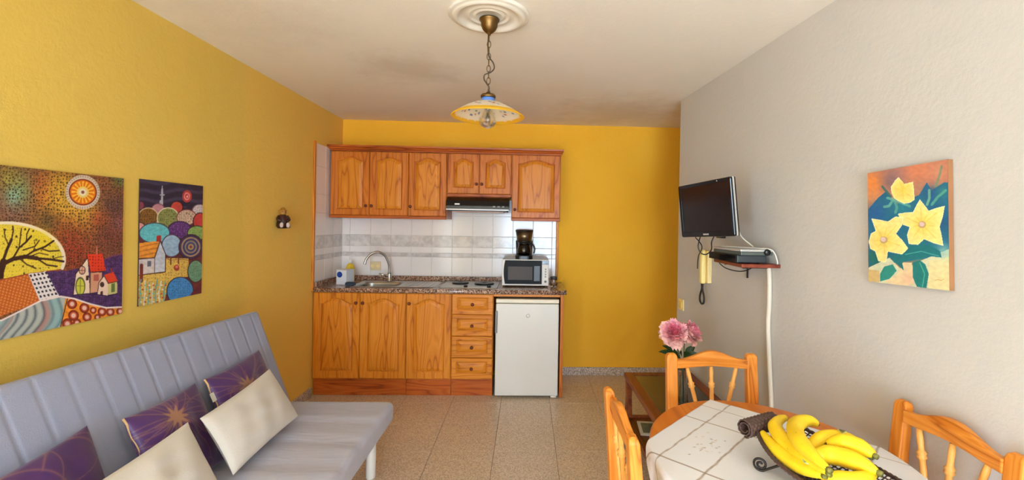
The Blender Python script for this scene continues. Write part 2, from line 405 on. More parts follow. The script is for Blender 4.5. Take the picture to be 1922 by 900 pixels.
# ------------------------------------------------------------------ kitchen cabinets
YF, ZW, TH = 3.877, .907, .036      # worktop front, top and thickness
def aloop(x0, x1, z0, z1, arch, y, off=0, n=24):
    """closed outline of a door panel with a cathedral arch on top"""
    a, b = x0+off, x1-off; lo = z0+off; zs = z1-arch-off; c = (a+b)/2; hw = (b-a)/2
    top = []
    for k in range(n+1):
        t = 1-2*k/n; s = min(1, abs(t)/.88); top.append((c+hw*t, y, zs+arch*max(0, .5+.5*math.cos(PI*s))**.7))
    return [(a, y, lo), (b, y, lo)]+top
def rloop(x0, x1, z0, z1, y, off=0, n=24):
    a, b = x0+off, x1-off
    return [(a, y, z0+off), (b, y, z0+off)]+[((a+b)/2+(b-a)/2*(1-2*k/n), y, z1-off) for k in range(n+1)]
def knob(par, x, y, z, r=.0135):
    mb = MB().lathe([(.004, 0), (.006, -.006), (.0055, -.011), (r, -.015), (r*1.04, -.02), (r*.8, -.026), (r*.3, -.0285)], (x, y, z), 16, 'y')
    fixn(put('knob', mb, M_knob, par))
def front(par, name, x0, x1, z0, z1, y, arch, stile, mf, mp, kn, rail=None):
    rail = rail or stile
    i0, i1, j0, j1 = x0+stile, x1-stile, z0+rail, z1-rail*.8
    L = [rloop(x0, x1, z0, z1, y+.02), rloop(x0, x1, z0, z1, y+.005), rloop(x0, x1, z0, z1, y, .005),
         aloop(i0, i1, j0, j1, arch, y), aloop(i0, i1, j0, j1, arch, y+.005, .004), aloop(i0, i1, j0, j1, arch, y+.007, .009), aloop(i0, i1, j0, j1, arch, y+.014, .010)]
    d = fixn(put(name, MB().loops(L, True, True), mf, par))
    w = min(.028, (i1-i0)*.14)
    L = [aloop(i0, i1, j0, j1, arch, y+.0135, .0115), aloop(i0, i1, j0, j1, arch, y+.010, .0125), aloop(i0, i1, j0, j1, arch*.95, y+.002, .0125+w*.75), aloop(i0, i1, j0, j1, arch*.95, y+.001, .0125+w)]
    fixn(put('raised_panel', MB().loops(L, True, True), mp, d))
    knob(d, kn[0], y, kn[1]); return d

def base_cab(label, x0, x1, doors=None, drawers=None):
    t = thing('base_cabinet', label, 'cabinet', ((x0+x1)/2, (YF+B)/2, 0), 0, 'pine base cabinets under the worktop')
    mb = MB(); yb = YF+.038
    zt = ZW-TH-.001                                       # an open-topped carcass: sides, floor, back and face frame
    mb.box((x0, yb, .142), (x1, yb+.018, zt)); mb.box((x0, yb+.018, .142), (x0+.016, B-.015, zt)); mb.box((x1-.016, yb+.018, .142), (x1, B-.015, zt))
    mb.box((x0+.016, yb+.018, .142), (x1-.016, B-.015, .158)); mb.box((x0+.016, B-.023, .158), (x1-.016, B-.015, zt))
    put('body', mb, M_kv, t)
    put('plinth', MB().box((x0, YF+.05, 0), (x1, YF+.068, .1415)), M_ch, t, bevel=.002)
    for (a, b, kx) in doors or []:
        front(t, 'door', a, b, .15, .866, yb-.0205, .045, .052, M_kv, M_kv, (kx, .783))
    for (a, b, z0, z1) in drawers or []:
        front(t, 'drawer', a, b, z0, z1, yb-.0205, 0, .04, M_kh, M_kh, ((a+b)/2, (z0+z1)/2), .035)
    return t
base_cab('two-door arched pine base cabinet under the sink by the yellow side wall', XL+.004, -1.001, [(XL+.008, -1.387, -1.412), (-1.383, -1.004, -1.355)])
base_cab('single-door arched pine base cabinet left of the drawers', -.999, -.623, [(-.996, -.626, -.972)])
base_cab('narrow pine base cabinet with four drawers beside the white fridge', -.621, -.272, None, [(-.618, -.275, .694, .866), (-.618, -.275, .512, .690), (-.618, -.275, .330, .508), (-.618, -.275, .150, .326)])
t = thing('side_panel', 'upright pine end panel with rail framing the white fridge', 'panel', (.31, 4.17, 0))
put('board', MB().box((.296, YF+.012, 0), (.322, B-.015, ZW-TH-.001)), M_cv, t, bevel=.002)
put('rail', MB().box((-.270, YF+.02, .848), (.295, YF+.038, ZW-TH-.001)), M_kh, t, bevel=.002)

# worktop with a hole for the sink bowl
t = thing('worktop', 'brown speckled granite worktop with upstand running over the base cabinets', 'worktop', (-.71, 4.17, ZW))
hx0, hx1, hy0, hy1 = -1.48, -1.11, 3.975, 4.30
mb = MB(); a, b = XL+.001, .345; z0, z1 = ZW-TH, ZW
mb.box((a, YF, z0), (b, hy0, z1)); mb.box((a, hy1, z0), (b, B-.0105, z1)); mb.box((a, hy0, z0), (hx0, hy1, z1)); mb.box((hx1, hy0, z0), (b, hy1, z1))
put('slab', mb, M_granite, t)
put('front_edge', MB().tube([(a, YF+.001, ZW-TH/2), (b, YF+.001, ZW-TH/2)], TH/2, 14, flat=.45), M_granite, t)
put('upstand', MB().box((XL+.013, B-.03, ZW), (.29, B-.0107, .947)), M_granite, t, bevel=.002)
put('upstand', MB().box((XL+.0115, 3.90, ZW), (XL+.03, B-.031, .947)), M_granite, t, bevel=.002)

# sink and tap
t = thing('sink', 'steel inset sink with drainer in the granite worktop', 'sink', (-1.25, 4.14, ZW))
def rr(x0, x1, y0, y1, r, z, n=6):
    o = []
    for cx, cy, a0 in ((x1-r, y1-r, 0), (x0+r, y1-r, 90), (x0+r, y0+r, 180), (x1-r, y0+r, 270)):
        for k in range(n+1):
            g = math.radians(a0+90*k/n); o.append((cx+r*math.cos(g), cy+r*math.sin(g), z))
    return o
mb = MB(); bx = (-1.47, -1.12, 3.985, 4.29)
mb.loops([rr(-1.51, -.78, 3.935, 4.345, .05, ZW+.0005), rr(-1.505, -.785, 3.94, 4.34, .05, ZW+.005), rr(-1.49, -1.105, 3.97, 4.30, .06, ZW+.004), rr(*bx, .07, ZW-.002), rr(*bx, .07, ZW-.02), rr(-1.455, -1.135, 4.0, 4.275, .08, ZW-.15)], False, False, True)
fixn(put('basin', mb, M_steel, t))
mb = MB()
for k in range(7): mb.box((-1.06+.036*k, 3.985, ZW+.0035), (-1.046+.036*k, 4.29, ZW+.008))
put('drainer_rib', mb, M_steel, t, kind='stuff')
fl = MB().box((-1.455, 4.0, ZW-.153), (-1.135, 4.275, ZW-.15)); put('bowl_floor', fl, M_steel, t)
put('waste', MB().lathe([(.001, .004), (.03, .004), (.034, 0)], (-1.295, 4.14, ZW-.15), 18), M_chrome, t)
t = thing('tap', 'chrome swan-neck mixer tap behind the sink', 'tap', (-1.268, 4.318, ZW))
put('tap_body', MB().lathe([(.026, .005), (.024, .012), (.019, .02), (.019, .07), (.016, .085)], (-1.268, 4.318, ZW), 18), M_chrome, t)
sp_ = spline([(-1.268, 4.31, .98), (-1.268, 4.305, 1.05), (-1.278, 4.295, 1.10), (-1.305, 4.28, 1.155), (-1.355, 4.25, 1.186), (-1.41, 4.225, 1.165), (-1.445, 4.205, 1.118), (-1.455, 4.20, 1.075)], 6)
put('spout', MB().tube(sp_, .0105, 10), M_chrome, t)
put('lever', MB().tube([(-1.285, 4.31, .965), (-1.315, 4.295, .972), (-1.352, 4.28, .985)], lambda u: .009-.003*u, 8), M_chrome, t)

# hob
t = thing('hob', 'low steel electric hob with two dark plates set in the worktop', 'hob', (-.48, 4.18, ZW))
put('hob_tray', MB().loops([rr(-.745, -.245, 3.95, 4.40, .02, ZW), rr(-.742, -.248, 3.953, 4.397, .02, ZW+.006), rr(-.72, -.27, 3.975, 4.375, .02, ZW+.003)], False, True, False), M_steel, t)
for cx, cy, r in ((-.60, 4.25, .075), (-.38, 4.22, .09)):
    put('hot_plate', MB().lathe([(r, .003), (r, .012), (r-.006, .015), (.02, .015), (.018, .012), (.001, .012)], (cx, cy, ZW), 28), M_black, t, smooth_angle=1)
for k, cx in enumerate((-.52, -.32)):
    put('hob_knob', MB().lathe([(.017, .003), (.016, .020), (.012, .022), (.001, .022)], (cx, 3.995, ZW), 16), M_black, t)

# wall cabinets
YU = 4.147
def wall_cab(label, x0, x1, z0, doors, kz):
    t = thing('wall_cabinet', label, 'cabinet', ((x0+x1)/2, (YU+B)/2, z0), 0, 'pine wall cabinets above the splashback')
    put('body', MB().box((x0, YU+.021, z0), (x1, B-.012, 2.088)), M_cv, t)
    for (a, b, kx) in doors: front(t, 'door', a, b, z0+.022, 2.082, YU, .03 if b-a < .30 else .035, .05, M_cv, M_kv, (kx, kz))
    put('light_rail', MB().box((x0, YU-.004, z0-.006), (x1, YU+.020, z0+.020)), M_ch, t, bevel=.004)
    return t
wall_cab('three-door pine wall cabinet beside the yellow side wall, left of the hood', -1.752, -.724, 1.497, [(-1.748, -1.409, -1.432), (-1.405, -1.066, -1.382), (-1.062, -.727, -1.04)], 1.602)
wall_cab('short two-door pine wall cabinet directly above the black hood', -.721, -.147, 1.705, [(-.716, -.436, -.458), (-.430, -.150, -.410)], 1.812)
wall_cab('tall single-door pine wall cabinet at the right end, above the coffee maker', -.144, .298, 1.497, [(-.139, .294, -.112)], 1.592)
mb = MB()
prof = [(0, 2.0885), (0, 2.10), (.012, 2.104), (.018, 2.115), (.032, 2.122), (.034, 2.136)]
L = []
for o, z in prof: L.append([(-1.756-min(o, .016), YU+.004-o, z), (.302+o*.6, YU+.004-o, z), (.302+o*.6, B-.004, z), (-1.756-min(o, .016), B-.004, z)])
mb.loops(L, True, True); fixn(put('cornice', mb, M_ch)); tag(bpy.data.objects['cornice'], 'moulded pine cornice along the top of the wall cabinets', 'cornice')

# extractor hood
t = thing('extractor_hood', 'black extractor hood under the short wall cabinet', 'hood', (-.435, 4.25, 1.57))
L = []
for (y, z) in ((B-.02, 1.698), (4.125, 1.698), (4.085, 1.69), (4.045, 1.66), (4.03, 1.615), (4.028, 1.585), (4.035, 1.582), (B-.02, 1.582)): L.append((y, z))
mb = MB(); mb.loops([[(-.708, y, z) for y, z in L], [(-.160, y, z) for y, z in L]], True, True)
fixn(put('hood_shell', mb, M_blackgloss, t))
put('lip', MB().box((-.706, 4.022, 1.576), (-.162, 4.034, 1.587)), M_silver, t, bevel=.002)
put('visor', MB().box((-.69, 4.05, 1.568), (-.178, 4.36, 1.5815)), M_dkgrey, t, bevel=.003)
put('grease_filter', MB().box((-.66, 4.08, 1.562), (-.21, 4.33, 1.5678)), plain('tinted_filter_metal', rgb(150, 112, 96), .4, .6, bump=(200, .2)), t)
for k in range(3): put('switch_button', MB().box((-.30+.04*k, 4.024, 1.604), (-.28+.04*k, 4.034, 1.616)), M_grey, t, bevel=.001)
put('badge', MB().box((-.632, 4.024, 1.622), (-.588, 4.036, 1.634)), M_silver, t, bevel=.001)

# fridge
t = thing('fridge', 'white under-counter fridge with grey recessed handle', 'refrigerator', (.018, 4.15, 0))
fx0, fx1, fy = -.248, .282, 3.862
put('cabinet_body', MB().box((fx0+.004, fy+.058, .012), (fx1-.004, B-.04, .822)), M_white, t, bevel=.004)
put('door', MB().box((fx0, fy, .022), (fx1, fy+.055, .795)), M_white, t, bevel=.009, seg=3)
put('top_panel', MB().box((fx0, fy+.004, .799), (fx1, fy+.056, .832)), plain('ivory_enamel', rgb(230, 222, 200), .35), t, bevel=.005)
put('handle', MB().box((fx0-.004, fy-.012, .55), (fx0+.016, fy+.02, .735)), M_grey, t, bevel=.004)
put('badge', MB().lathe([(.001, -.002), (.015, -.002), (.017, 0)], (.022, fy, .695), 20, 'y'), M_whitep, t)  # small white disc; a shine of light on the door is put into its colour
put('hinge', MB().box((fx1-.06, fy+.004, .008), (fx1-.012, fy+.05, .021)), M_whitep, t, bevel=.002)
for fx in (fx0+.03, fx1-.03):
    for yy in (fy+.09, B-.09): put('foot', MB().lathe([(.014, 0), (.014, .013)], (fx, yy, 0), 12), M_black, t)

# microwave
t = thing('microwave', 'white and black microwave oven on the right end of the worktop', 'microwave', (-.008, 4.2, ZW), 0)
x0, x1, y0, y1, z0, z1 = -.212, .200, 4.075, 4.40, ZW+.012, 1.150
put('case', MB().box((x0, y0+.012, z0), (x1, y1, z1)), M_silver, t, bevel=.006)
put('fascia', MB().box((x0, y0, z0), (x1, y0+.0115, z1)), M_whitep, t, bevel=.004)
mb = MB(); q = [(x0+.026+.012*(1-(2*k/10-1)**2)*-1, y0-.012, z0+.016+(z1-z0-.024)*k/10) for k in range(11)]
out = q+[(x1-.062, y0-.012, z1-.008), (x1-.062, y0-.012, z0+.016)]
mb.loops([[(a, y0-.0005, c) for a, b, c in out], out], True, True); dr = fixn(put('door', mb, plain('black_door_glass', rgb(18, 16, 17), .4, spec=.1), t))
put('door_window', MB().box((x0+.052, y0-.0135, z0+.052), (x1-.145, y0-.0121, z1-.062)), plain('mesh_window', rgb(92, 88, 88), .5, spec=.12, bump=(600, .2)), dr)
put('door_handle', MB().box((x1-.135, y0-.022, z0+.04), (x1-.075, y0-.0122, z1-.05)), M_black, dr, bevel=.004)
put('control_panel', MB().box((x1-.057, y0-.006, z0+.014), (x1-.004, y0-.0005, z1-.044)), M_whitep, t, bevel=.003)
put('display', MB().box((x1-.060, y0-.007, z1-.040), (x1-.004, y0-.0005, z1-.008)), M_blackgloss, t, bevel=.002)
put('dial', MB().lathe([(.011, 0), (.010, -.012), (.001, -.013)], (x1-.028, y0-.0062, z0+.04), 18, 'y'), M_grey, t)
for k in range(4): put('button', MB().box((x1-.034, y0-.0085, z0+.075+.022*k), (x1-.022, y0-.0062, z0+.088+.022*k)), M_grey, t, bevel=.001)
for fx in (x0+.04, x1-.04):
    for yy in (y0+.05, y1-.04): put('foot', MB().lathe([(.013, 0), (.012, .0125)], (fx, yy, ZW), 12), M_black, t)
t = thing('glass_jar', 'small clear glass jar beside the right side of the microwave', 'jar', (.248, 4.10, ZW))
put('jar_body', MB().lathe([(.001, .004), (.026, .004), (.03, .012), (.031, .06), (.028, .075), (.0255, .075), (.028, .058), (.026, .014), (.001, .009)], (.248, 4.10, ZW), 20, caps=False), M_glass, t)
put('lid', MB().lathe([(.030, .0755), (.031, .08), (.031, .09), (.028, .094), (.001, .094)], (.248, 4.10, ZW), 20), M_dkgrey, t)

# coffee maker
zc = 1.1505; cx, cy = -.022, 4.19
t = thing('coffee_maker', 'black and bronze filter coffee maker standing on the microwave', 'coffee maker', (cx, cy, zc))
put('base', MB().loops([rr(cx-.078, cx+.078, cy-.10, cy+.10, .05, zc), rr(cx-.078, cx+.078, cy-.10, cy+.10, .05, zc+.028), rr(cx-.07, cx+.07, cy-.095, cy+.095, .05, zc+.034)], True, True), M_black, t)
put('water_column', MB().loops([rr(cx-.072, cx+.072, cy+.03, cy+.098, .025, zc+.034), rr(cx-.078, cx+.078, cy+.025, cy+.098, .025, zc+.16)], True, True), M_black, t)
put('filter_band', MB().lathe([(.066, .158), (.078, .245)], (cx, cy-.012, zc), 28), plain('bronze_steel', rgb(120, 100, 76), .3, .9), t)
put('lid', MB().lathe([(.080, .2455), (.081, .256), (.074, .262), (.001, .264)], (cx, cy-.012, zc), 28), M_black, t)
put('collar', MB().lathe([(.06, .146), (.068, .1575), (.001, .1575)], (cx, cy-.012, zc), 28), M_black, t)
c = put('carafe', MB().lathe([(.001, .0), (.05, .0), (.062, .018), (.064, .045), (.052, .085), (.046, .10), (.0445, .10), (.05, .085), (.062, .045), (.06, .02), (.001, .004)], (cx, cy-.03, zc+.0345), 28, caps=False), M_glassdk, t)
put('carafe_lid', MB().lathe([(.047, .1005), (.047, .108), (.001, .1095)], (cx, cy-.03, zc+.0345), 24), M_black, c)
put('carafe_handle', MB().tube(spline([(cx+.046, cy-.035, zc+.132), (cx+.075, cy-.045, zc+.13), (cx+.094, cy-.05, zc+.10), (cx+.092, cy-.05, zc+.065), (cx+.086, cy-.05, zc+.05)], 5), .008, 8), M_black, c)

# things by the sink
t = thing('detergent_box', 'white and blue detergent box standing left of the sink', 'box', (-1.595, 4.12, ZW+.0005), -.26)
put('carton', MB().box((-.05, -.055, 0), (.05, .055, .126)), plain('white_card', rgb(214, 218, 226), .5), t, bevel=.002, local=True)
mb = MB(); mb.loops([[(.026*math.cos(a)-.016, -.0565, .088+.026*math.sin(a)) for a in [2*PI*k/20 for k in range(20)]], [(.026*math.cos(a)-.016, -.0553, .088+.026*math.sin(a)) for a in [2*PI*k/20 for k in range(20)]]], True, True)
fixn(put('blue_mark', mb, M_blue, t, local=True, label='blue oval print on the carton front'))
put('lid_flap', MB().box((-.05, -.055, .1262), (.05, .055, .130)), M_whitep, t, bevel=.001, local=True)
bt = thing('soap_bottle', 'yellow plastic soap bottle behind the detergent box', 'bottle', (-1.628, 4.32, ZW+.0005))
put('bottle_body', MB().lathe([(.001, 0), (.034, 0), (.038, .01), (.038, .12), (.03, .15), (.014, .165)], (-1.628, 4.32, ZW+.0005), 20), M_yellowsp, bt)
put('cap', MB().lathe([(.014, .1655), (.014, .195), (.008, .2), (.001, .2)], (-1.628, 4.32, ZW+.0005), 16), M_whitep, bt)
o = put('scouring_pad', MB().loops([rr(-1.55, -1.47, 3.985, 4.05, .02, ZW+.0062), rr(-1.55, -1.47, 3.985, 4.05, .02, ZW+.026), rr(-1.543, -1.477, 3.991, 4.043, .018, ZW+.031)], True, True), plain('dark_scourer', rgb(48, 58, 74), .9, bump=(150, .6)))
tag(o, 'dark blue-grey scouring pad on the front rim of the sink', 'scourer')
def socket(name, label, cat, c, w, h, axis, n):
    t = thing(name, label, cat, c)
    x, y, z = c
    if axis == 'y':
        put('plate', MB().box((x-w/2, y-.010, z-h/2), (x+w/2, y, z+h/2)), M_ivory, t, bevel=.003)
        for k in range(n):
            xc = x+(k-(n-1)/2)*w/n
            put('socket_well', MB().lathe([(.019, -.0105), (.018, -.0125), (.015, -.0115), (.001, -.0112)], (xc, y, z), 18, 'y'), M_cream, t)
    return t
socket('wall_socket', 'ivory double socket on the tiles behind the tap', 'socket', (-1.443, B-.0107, 1.038), .10, .084, 'y', 2)

# ------------------------------------------------------------------ ceiling rose and lamp
LX, LY = -.192, 2.165
o = put('ceiling_rose', MB().lathe([(.185, 0), (.186, -.008), (.178, -.016), (.170, -.013), (.164, -.020), (.150, -.024), (.138, -.020), (.132, -.010), (.10, -.007), (.096, -.013), (.088, -.013), (.084, -.007), (.07, -.007), (.066, -.012), (.058, -.012), (.054, -.006), (.001, -.006)], (LX, 2.14, H), 64), M_plaster)
tag(fixn(o), 'round white moulded plaster rose on the ceiling', 'ceiling rose')
t = thing('pendant_lamp', 'pendant lamp with a yellow-rimmed painted glass shade on a bronze chain', 'lamp', (LX, LY, 1.95))
fixn(put('canopy', MB().lathe([(.047, -.0125), (.047, -.018), (.04, -.022), (.038, -.045), (.03, -.062), (.018, -.074), (.008, -.08), (.006, -.088)], (LX, LY, H), 28), M_bronze, t))
zt = H-.088
mb = MB(); links = []; z = zt+.004; k = 0
while z > 2.085:
    pts = []; a, bq = .0085, .0165
    for i in range(15):
        g = 2*PI*i/14; u = a*math.cos(g); w = bq*math.sin(g)
        pts.append((LX+(u if k % 2 else 0), LY+(0 if k % 2 else u), z-bq+w))
    mb.tube(pts, .0019, 6, caps=False); z -= 2*bq-.0045; k += 1
put('chain', mb, M_bronze, t)
cz = spline([(LX-.003, LY, zt), (LX-.004, LY-.006, 2.29), (LX+.002, LY-.007, 2.245), (LX+.022, LY-.006, 2.215), (LX+.026, LY-.006, 2.19), (LX+.010, LY-.010, 2.170), (LX-.016, LY-.008, 2.160), (LX-.020, LY-.006, 2.14), (LX-.008, LY-.008, 2.12), (LX+.004, LY-.006, 2.10), (LX, LY, 2.075)], 6)
put('flex', MB().tube(cz, .0032, 6), plain('brown_flex', rgb(70, 54, 40), .5), t)
fixn(put('shade_cap', MB().lathe([(.006, 2.082), (.012, 2.074), (.030, 2.070), (.035, 2.064), (.035, 2.055), (.032, 2.053)], (LX, LY, 0), 28), M_bronze, t))
fixn(put('neck', MB().lathe([(.030, 2.0545), (.032, 2.046), (.034, 2.030), (.034, 2.028)], (LX, LY, 0), 28), plain('blue_glaze', rgb(88, 132, 206), .25), t))
prof = [(.033, 2.034), (.045, 2.033), (.070, 2.026), (.10, 2.012), (.130, 1.995), (.152, 1.981), (.167, 1.970), (.171, 1.966), (.168, 1.963), (.150, 1.974), (.128, 1.988), (.098, 2.005), (.068, 2.019), (.045, 2.026), (.033, 2.027)]
P2 = []
for (a, b) in zip(prof[:-1], prof[1:]):
    for k in range(4): P2.append((a[0]+(b[0]-a[0])*k/4, a[1]+(b[1]-a[1])*k/4))
P2.append(prof[-1])
o = put('shade', MB().lathe(P2, (LX, LY, 0), 96, caps=False), M_shade, t); fixn(o)
V = np.array([v.co[:] for v in o.data.vertices]); r = np.hypot(V[:, 0], V[:, 1]); an = np.arctan2(V[:, 1], V[:, 0])
col = np.tile(np.array([252, 246, 232.]), (len(V), 1)); col[r > .150] = (252, 214, 70); col[(r > .044) & (r < .056)] = (236, 214, 120)
for k in range(9):
    for dr, da, cc in ((.10, 0, (88, 108, 176)), (.112, .13, (214, 120, 96)), (.092, .22, (120, 150, 110)), (.122, .30, (96, 120, 180))):
        g = 2*PI*k/9+da; m = (V[:, 0]-dr*math.cos(g))**2+(V[:, 1]-dr*math.sin(g))**2 < .0058**2; col[m] = cc
setcol(o, col)
put('lamp_holder', MB().lathe([(.018, 2.027), (.018, 2.010), (.015, 2.005)], (LX, LY, 0), 18), M_whitep, t)
put('bulb', MB().lathe([(.013, 2.0045), (.015, 1.998), (.030, 1.980), (.040, 1.958), (.040, 1.938), (.030, 1.922), (.014, 1.914), (.001, 1.913)], (LX, LY, 0), 24), M_bulb, t)
fil = MB()
for k in range(6):
    g = 2*PI*k/6; fil.tube([(LX+.003*math.cos(g), LY+.003*math.sin(g), 1.998), (LX+.020*math.cos(g), LY+.020*math.sin(g), 1.955), (LX+.012*math.cos(g), LY+.012*math.sin(g), 1.93)], .0026, 5)
put('filament', fil, plain('pale_filament', rgb(240, 200, 120), .4), t)

# ------------------------------------------------------------------ sofa bed and cushions
SY0, SY1 = .73, 2.73
t = thing('sofa_bed', 'grey-lilac armless sofa bed with channel-stitched back along the yellow wall', 'sofa', (-1.2, 1.73, 0))
mb = MB()
def prof_seat(y, k):
    x0, x1, z0, z1, r = -1.60, -.757, .30, .42, .034; p = []
    for cx, cz, a0 in ((x1-r, z1-r, 0), (x0+r, z1-r, 90), (x0+r, z0+r, 180), (x1-r, z0+r, 270)):
        for i in range(7):
            g = math.radians(a0+15*i); p.append((cx+(r+k)*math.cos(g)*(1 if k <= 0 else 1), y, cz+(r+k)*math.sin(g)))
    return p
L = []
for y, k in ((SY0, -.03), (SY0+.006, -.014), (SY0+.02, -.004), (SY0+.04, 0)): L.append(prof_seat(y, k))
for i in range(1, 60):
    y = SY0+.04+(SY1-SY0-.08)*i/60
    l = prof_seat(y, 0); L.append([(a, b, c+(.003*math.sin(y*31+a*9)+.002*math.sin(y*57-a*14) if c > .40 else 0)) for a, b, c in l])
for y, k in ((SY1-.04, 0), (SY1-.02, -.004), (SY1-.006, -.014), (SY1, -.03)): L.append(prof_seat(y, k))
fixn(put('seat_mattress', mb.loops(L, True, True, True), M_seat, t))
mb = MB(); L = []; n = 240; pitch = .1015
for i in range(n+1):
    y = SY0+(SY1-SY0)*i/n; q = ((y-2.742)/pitch) % 1.0; d = min(q, 1-q)*pitch
    g = .0045*math.exp(-(d/.0042)**2)
    e = min(y-SY0, SY1-y); g += .02*max(0, 1-e/.035)**2
    k = (2.73-y)/1.32; tx, tz = -1.545-.035*k, .945+.016*k; bxx, bz = -1.345, .405
    u = Vector((tx-bxx, 0, tz-bz)).normalized(); nn = Vector((u.z, 0, -u.x)); ln = math.hypot(tx-bxx, tz-bz)
    p0 = Vector((bxx, y, bz)); T_ = .115; l = []
    for s in (0, .2, .4, .6, .8, .92): l.append(p0+u*ln*s-nn*g)
    for a in (75, 50, 25, 0, -25, -50, -75):
        ga = math.radians(a); c0 = p0+u*(ln-.035)-nn*T_/2; l.append(c0+u*(.035-g*.3)*math.copysign(abs(math.cos(ga))**.55, math.cos(ga))+nn*(T_/2-g)*math.copysign(abs(math.sin(ga))**.55, math.sin(ga)))
    for s in (.9, .5, 0): l.append(p0+u*ln*s-nn*(T_-g))
    L.append([tuple(v) for v in l])
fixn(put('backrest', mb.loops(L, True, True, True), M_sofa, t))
put('base_frame', MB().box((-1.56, SY0+.08, .235), (-.84, SY1-.09, .299)), M_whitep, t, bevel=.006)
for lx in (-.87, -1.48):
    for ly in (SY0+.15, SY1-.045-.02):
        put('leg', MB().lathe([(.026, 0), (.027, .006), (.027, .298)], (lx, ly, 0), 20), M_whitep, t)

def cushion(name, label, cat, corners, T, mat, group, paint=None, res=44, wr=.004, seed=0, sideN=1):
    TL, TR, BR, BL = [Vector(c) for c in corners]; ctr = (TL+TR+BR+BL)/4
    wv = ((TR+BR)-(TL+BL)).normalized(); hv = ((TL+TR)-(BL+BR)).normalized(); nv = wv.cross(hv).normalized()
    if nv.x < 0: nv = -nv
    root = thing(name, label, cat, tuple(ctr-Vector((0, 0, (TL-BL).length*.4))), 0, group)
    mb = MB(); uv = []
    for s in (1, -1):
        def fn(i, j, s=s):
            u, v = 2*i-1, 2*j-1
            uu = u*(1-.045*(1-v*v)); vv = v*(1-.05*(1-u*u)); a, b = (uu+1)/2, (vv+1)/2
            p = (BL*(1-a)+BR*a)*(1-b)+(TL*(1-a)+TR*a)*b
            th = T*max(0, (1-u*u)*(1-v*v))**.42
            th += wr*math.sin(u*7+v*4+seed)*math.sin(v*6-u*3+seed)*(1-u*u)*(1-v*v)*2
            uv.append((i, j, s)); return tuple(p+nv*s*max(th, .0006))
        mb.grid(fn, res, res, True, s < 0)
    o = fixn(put('cover', mb, mat, root))
    if paint is not None: setcol(o, paint(np.array(uv)))
    return root, (TL, TR, BR, BL, nv)
def purple_paint(cx, cy, seed):
    rng = np.random.RandomState(seed)
    def f(uv):
        x, y = uv[:, 0], 1-uv[:, 1]; dx, dy = x-cx, y-cy; r = np.hypot(dx, dy); a = np.arctan2(dy, dx)
        c = np.tile(np.array([70, 34, 92.]), (len(x), 1))
        c[:] += (np.sin(x*5+y*3)*6)[:, None]
        gold = np.array([176, 132, 84.]); mg = np.zeros(len(x))
        for k in range(46):                                  # fine stitched rays, each with its own bend and length
            a0 = rng.uniform(-PI, PI); bend = rng.uniform(-.8, .8); rl = rng.uniform(.18, .75)
            da = (a-(a0+bend*r)+PI) % (2*PI)-PI
            m = np.exp(-((np.abs(da)*r)/.006)**2)*(r < rl)*(r > .03)*.5; mg = np.maximum(mg, m)
        core = np.clip((.115-r*(1+.35*np.cos(a*9)))/.03, 0, 1); mg = np.maximum(mg, core*.8)
        for k in range(5):                                   # wandering swirls
            px, py, rr_, w = rng.uniform(0, 1), rng.uniform(0, 1), rng.uniform(.12, .35), rng.uniform(1, 3)
            q = np.hypot(x-px, (y-py)*w*.6); m = np.exp(-((q-rr_)/.007)**2)*.45*(np.sin(np.arctan2(y-py, x-px)+k) > -.3); mg = np.maximum(mg, m)
        return c*(1-mg[:, None])+gold*mg[:, None]
    return f
PG = 'purple cushions on the sofa bed'; CG = 'cream cushions on the sofa bed'
_, q1 = cushion('cushion', 'purple cushion with curling gold lines, nearest of the purple cushions', 'cushion', [(-1.43, 1.17, .745), (-1.443, 1.571, .777), (-1.285, 1.535, .43), (-1.28, 1.15, .43)], .055, M_purple, PG, purple_paint(.35, .95, 3), 120)
r2, q2 = cushion('cushion', 'purple cushion with gold starburst, middle of the purple cushions', 'cushion', [(-1.43, 1.69, .748), (-1.432, 2.052, .75), (-1.285, 2.03, .43), (-1.285, 1.68, .43)], .055, M_purple, PG, purple_paint(.44, .22, 5), 120)
r3, q3 = cushion('cushion', 'purple cushion with white care tag, farthest of the purple cushions', 'cushion', [(-1.43, 2.105, .748), (-1.437, 2.535, .762), (-1.285, 2.505, .43), (-1.285, 2.10, .43)], .055, M_purple, PG, purple_paint(.40, .33, 8), 120)
M_gold = plain('gold_cord', rgb(206, 168, 112), .5, bump=(300, .4))
for r, (TL, TR, BR, BL, nv) in ((r2, q2), (r3, q3)):
    pts = [TL*(1-k/14)+BL*k/14+(BR-BL).normalized()*(.010*(1-(2*k/14-1)**2)+.002)+nv*.003*math.sin(k*1.7) for k in range(15)]
    put('gold_piping', MB().tube(pts, .0042, 6), M_gold, r)
TL, TR, BR, BL, nv = q3; c = TL*.76+BL*.24; w = (TR-TL).normalized(); h = (TL-BL).normalized()
put('care_tag', MB().loops([[tuple(c+w*a+h*b+nv*(.008+z)) for a, b in ((-.016, -.024), (.010, -.024), (.010, .016), (-.016, .016))] for z in (0, .0012)], True, True), M_paper, r3)
cushion('cushion', 'long cream linen cushion in front of the farthest purple cushion', 'cushion', [(-1.277, 1.859, .679), (-1.296, 2.385, .709), (-1.147, 2.385, .470), (-1.141, 1.851, .458)], .045, M_creamf, CG, seed=1, wr=.003)
cushion('cushion', 'cream linen cushion nearer the camera, cut off by the bottom edge', 'cushion', [(-1.275, 1.28, .67), (-1.283, 1.803, .689), (-1.135, 1.775, .455), (-1.13, 1.26, .455)], .045, M_creamf, CG, seed=4, wr=.004)

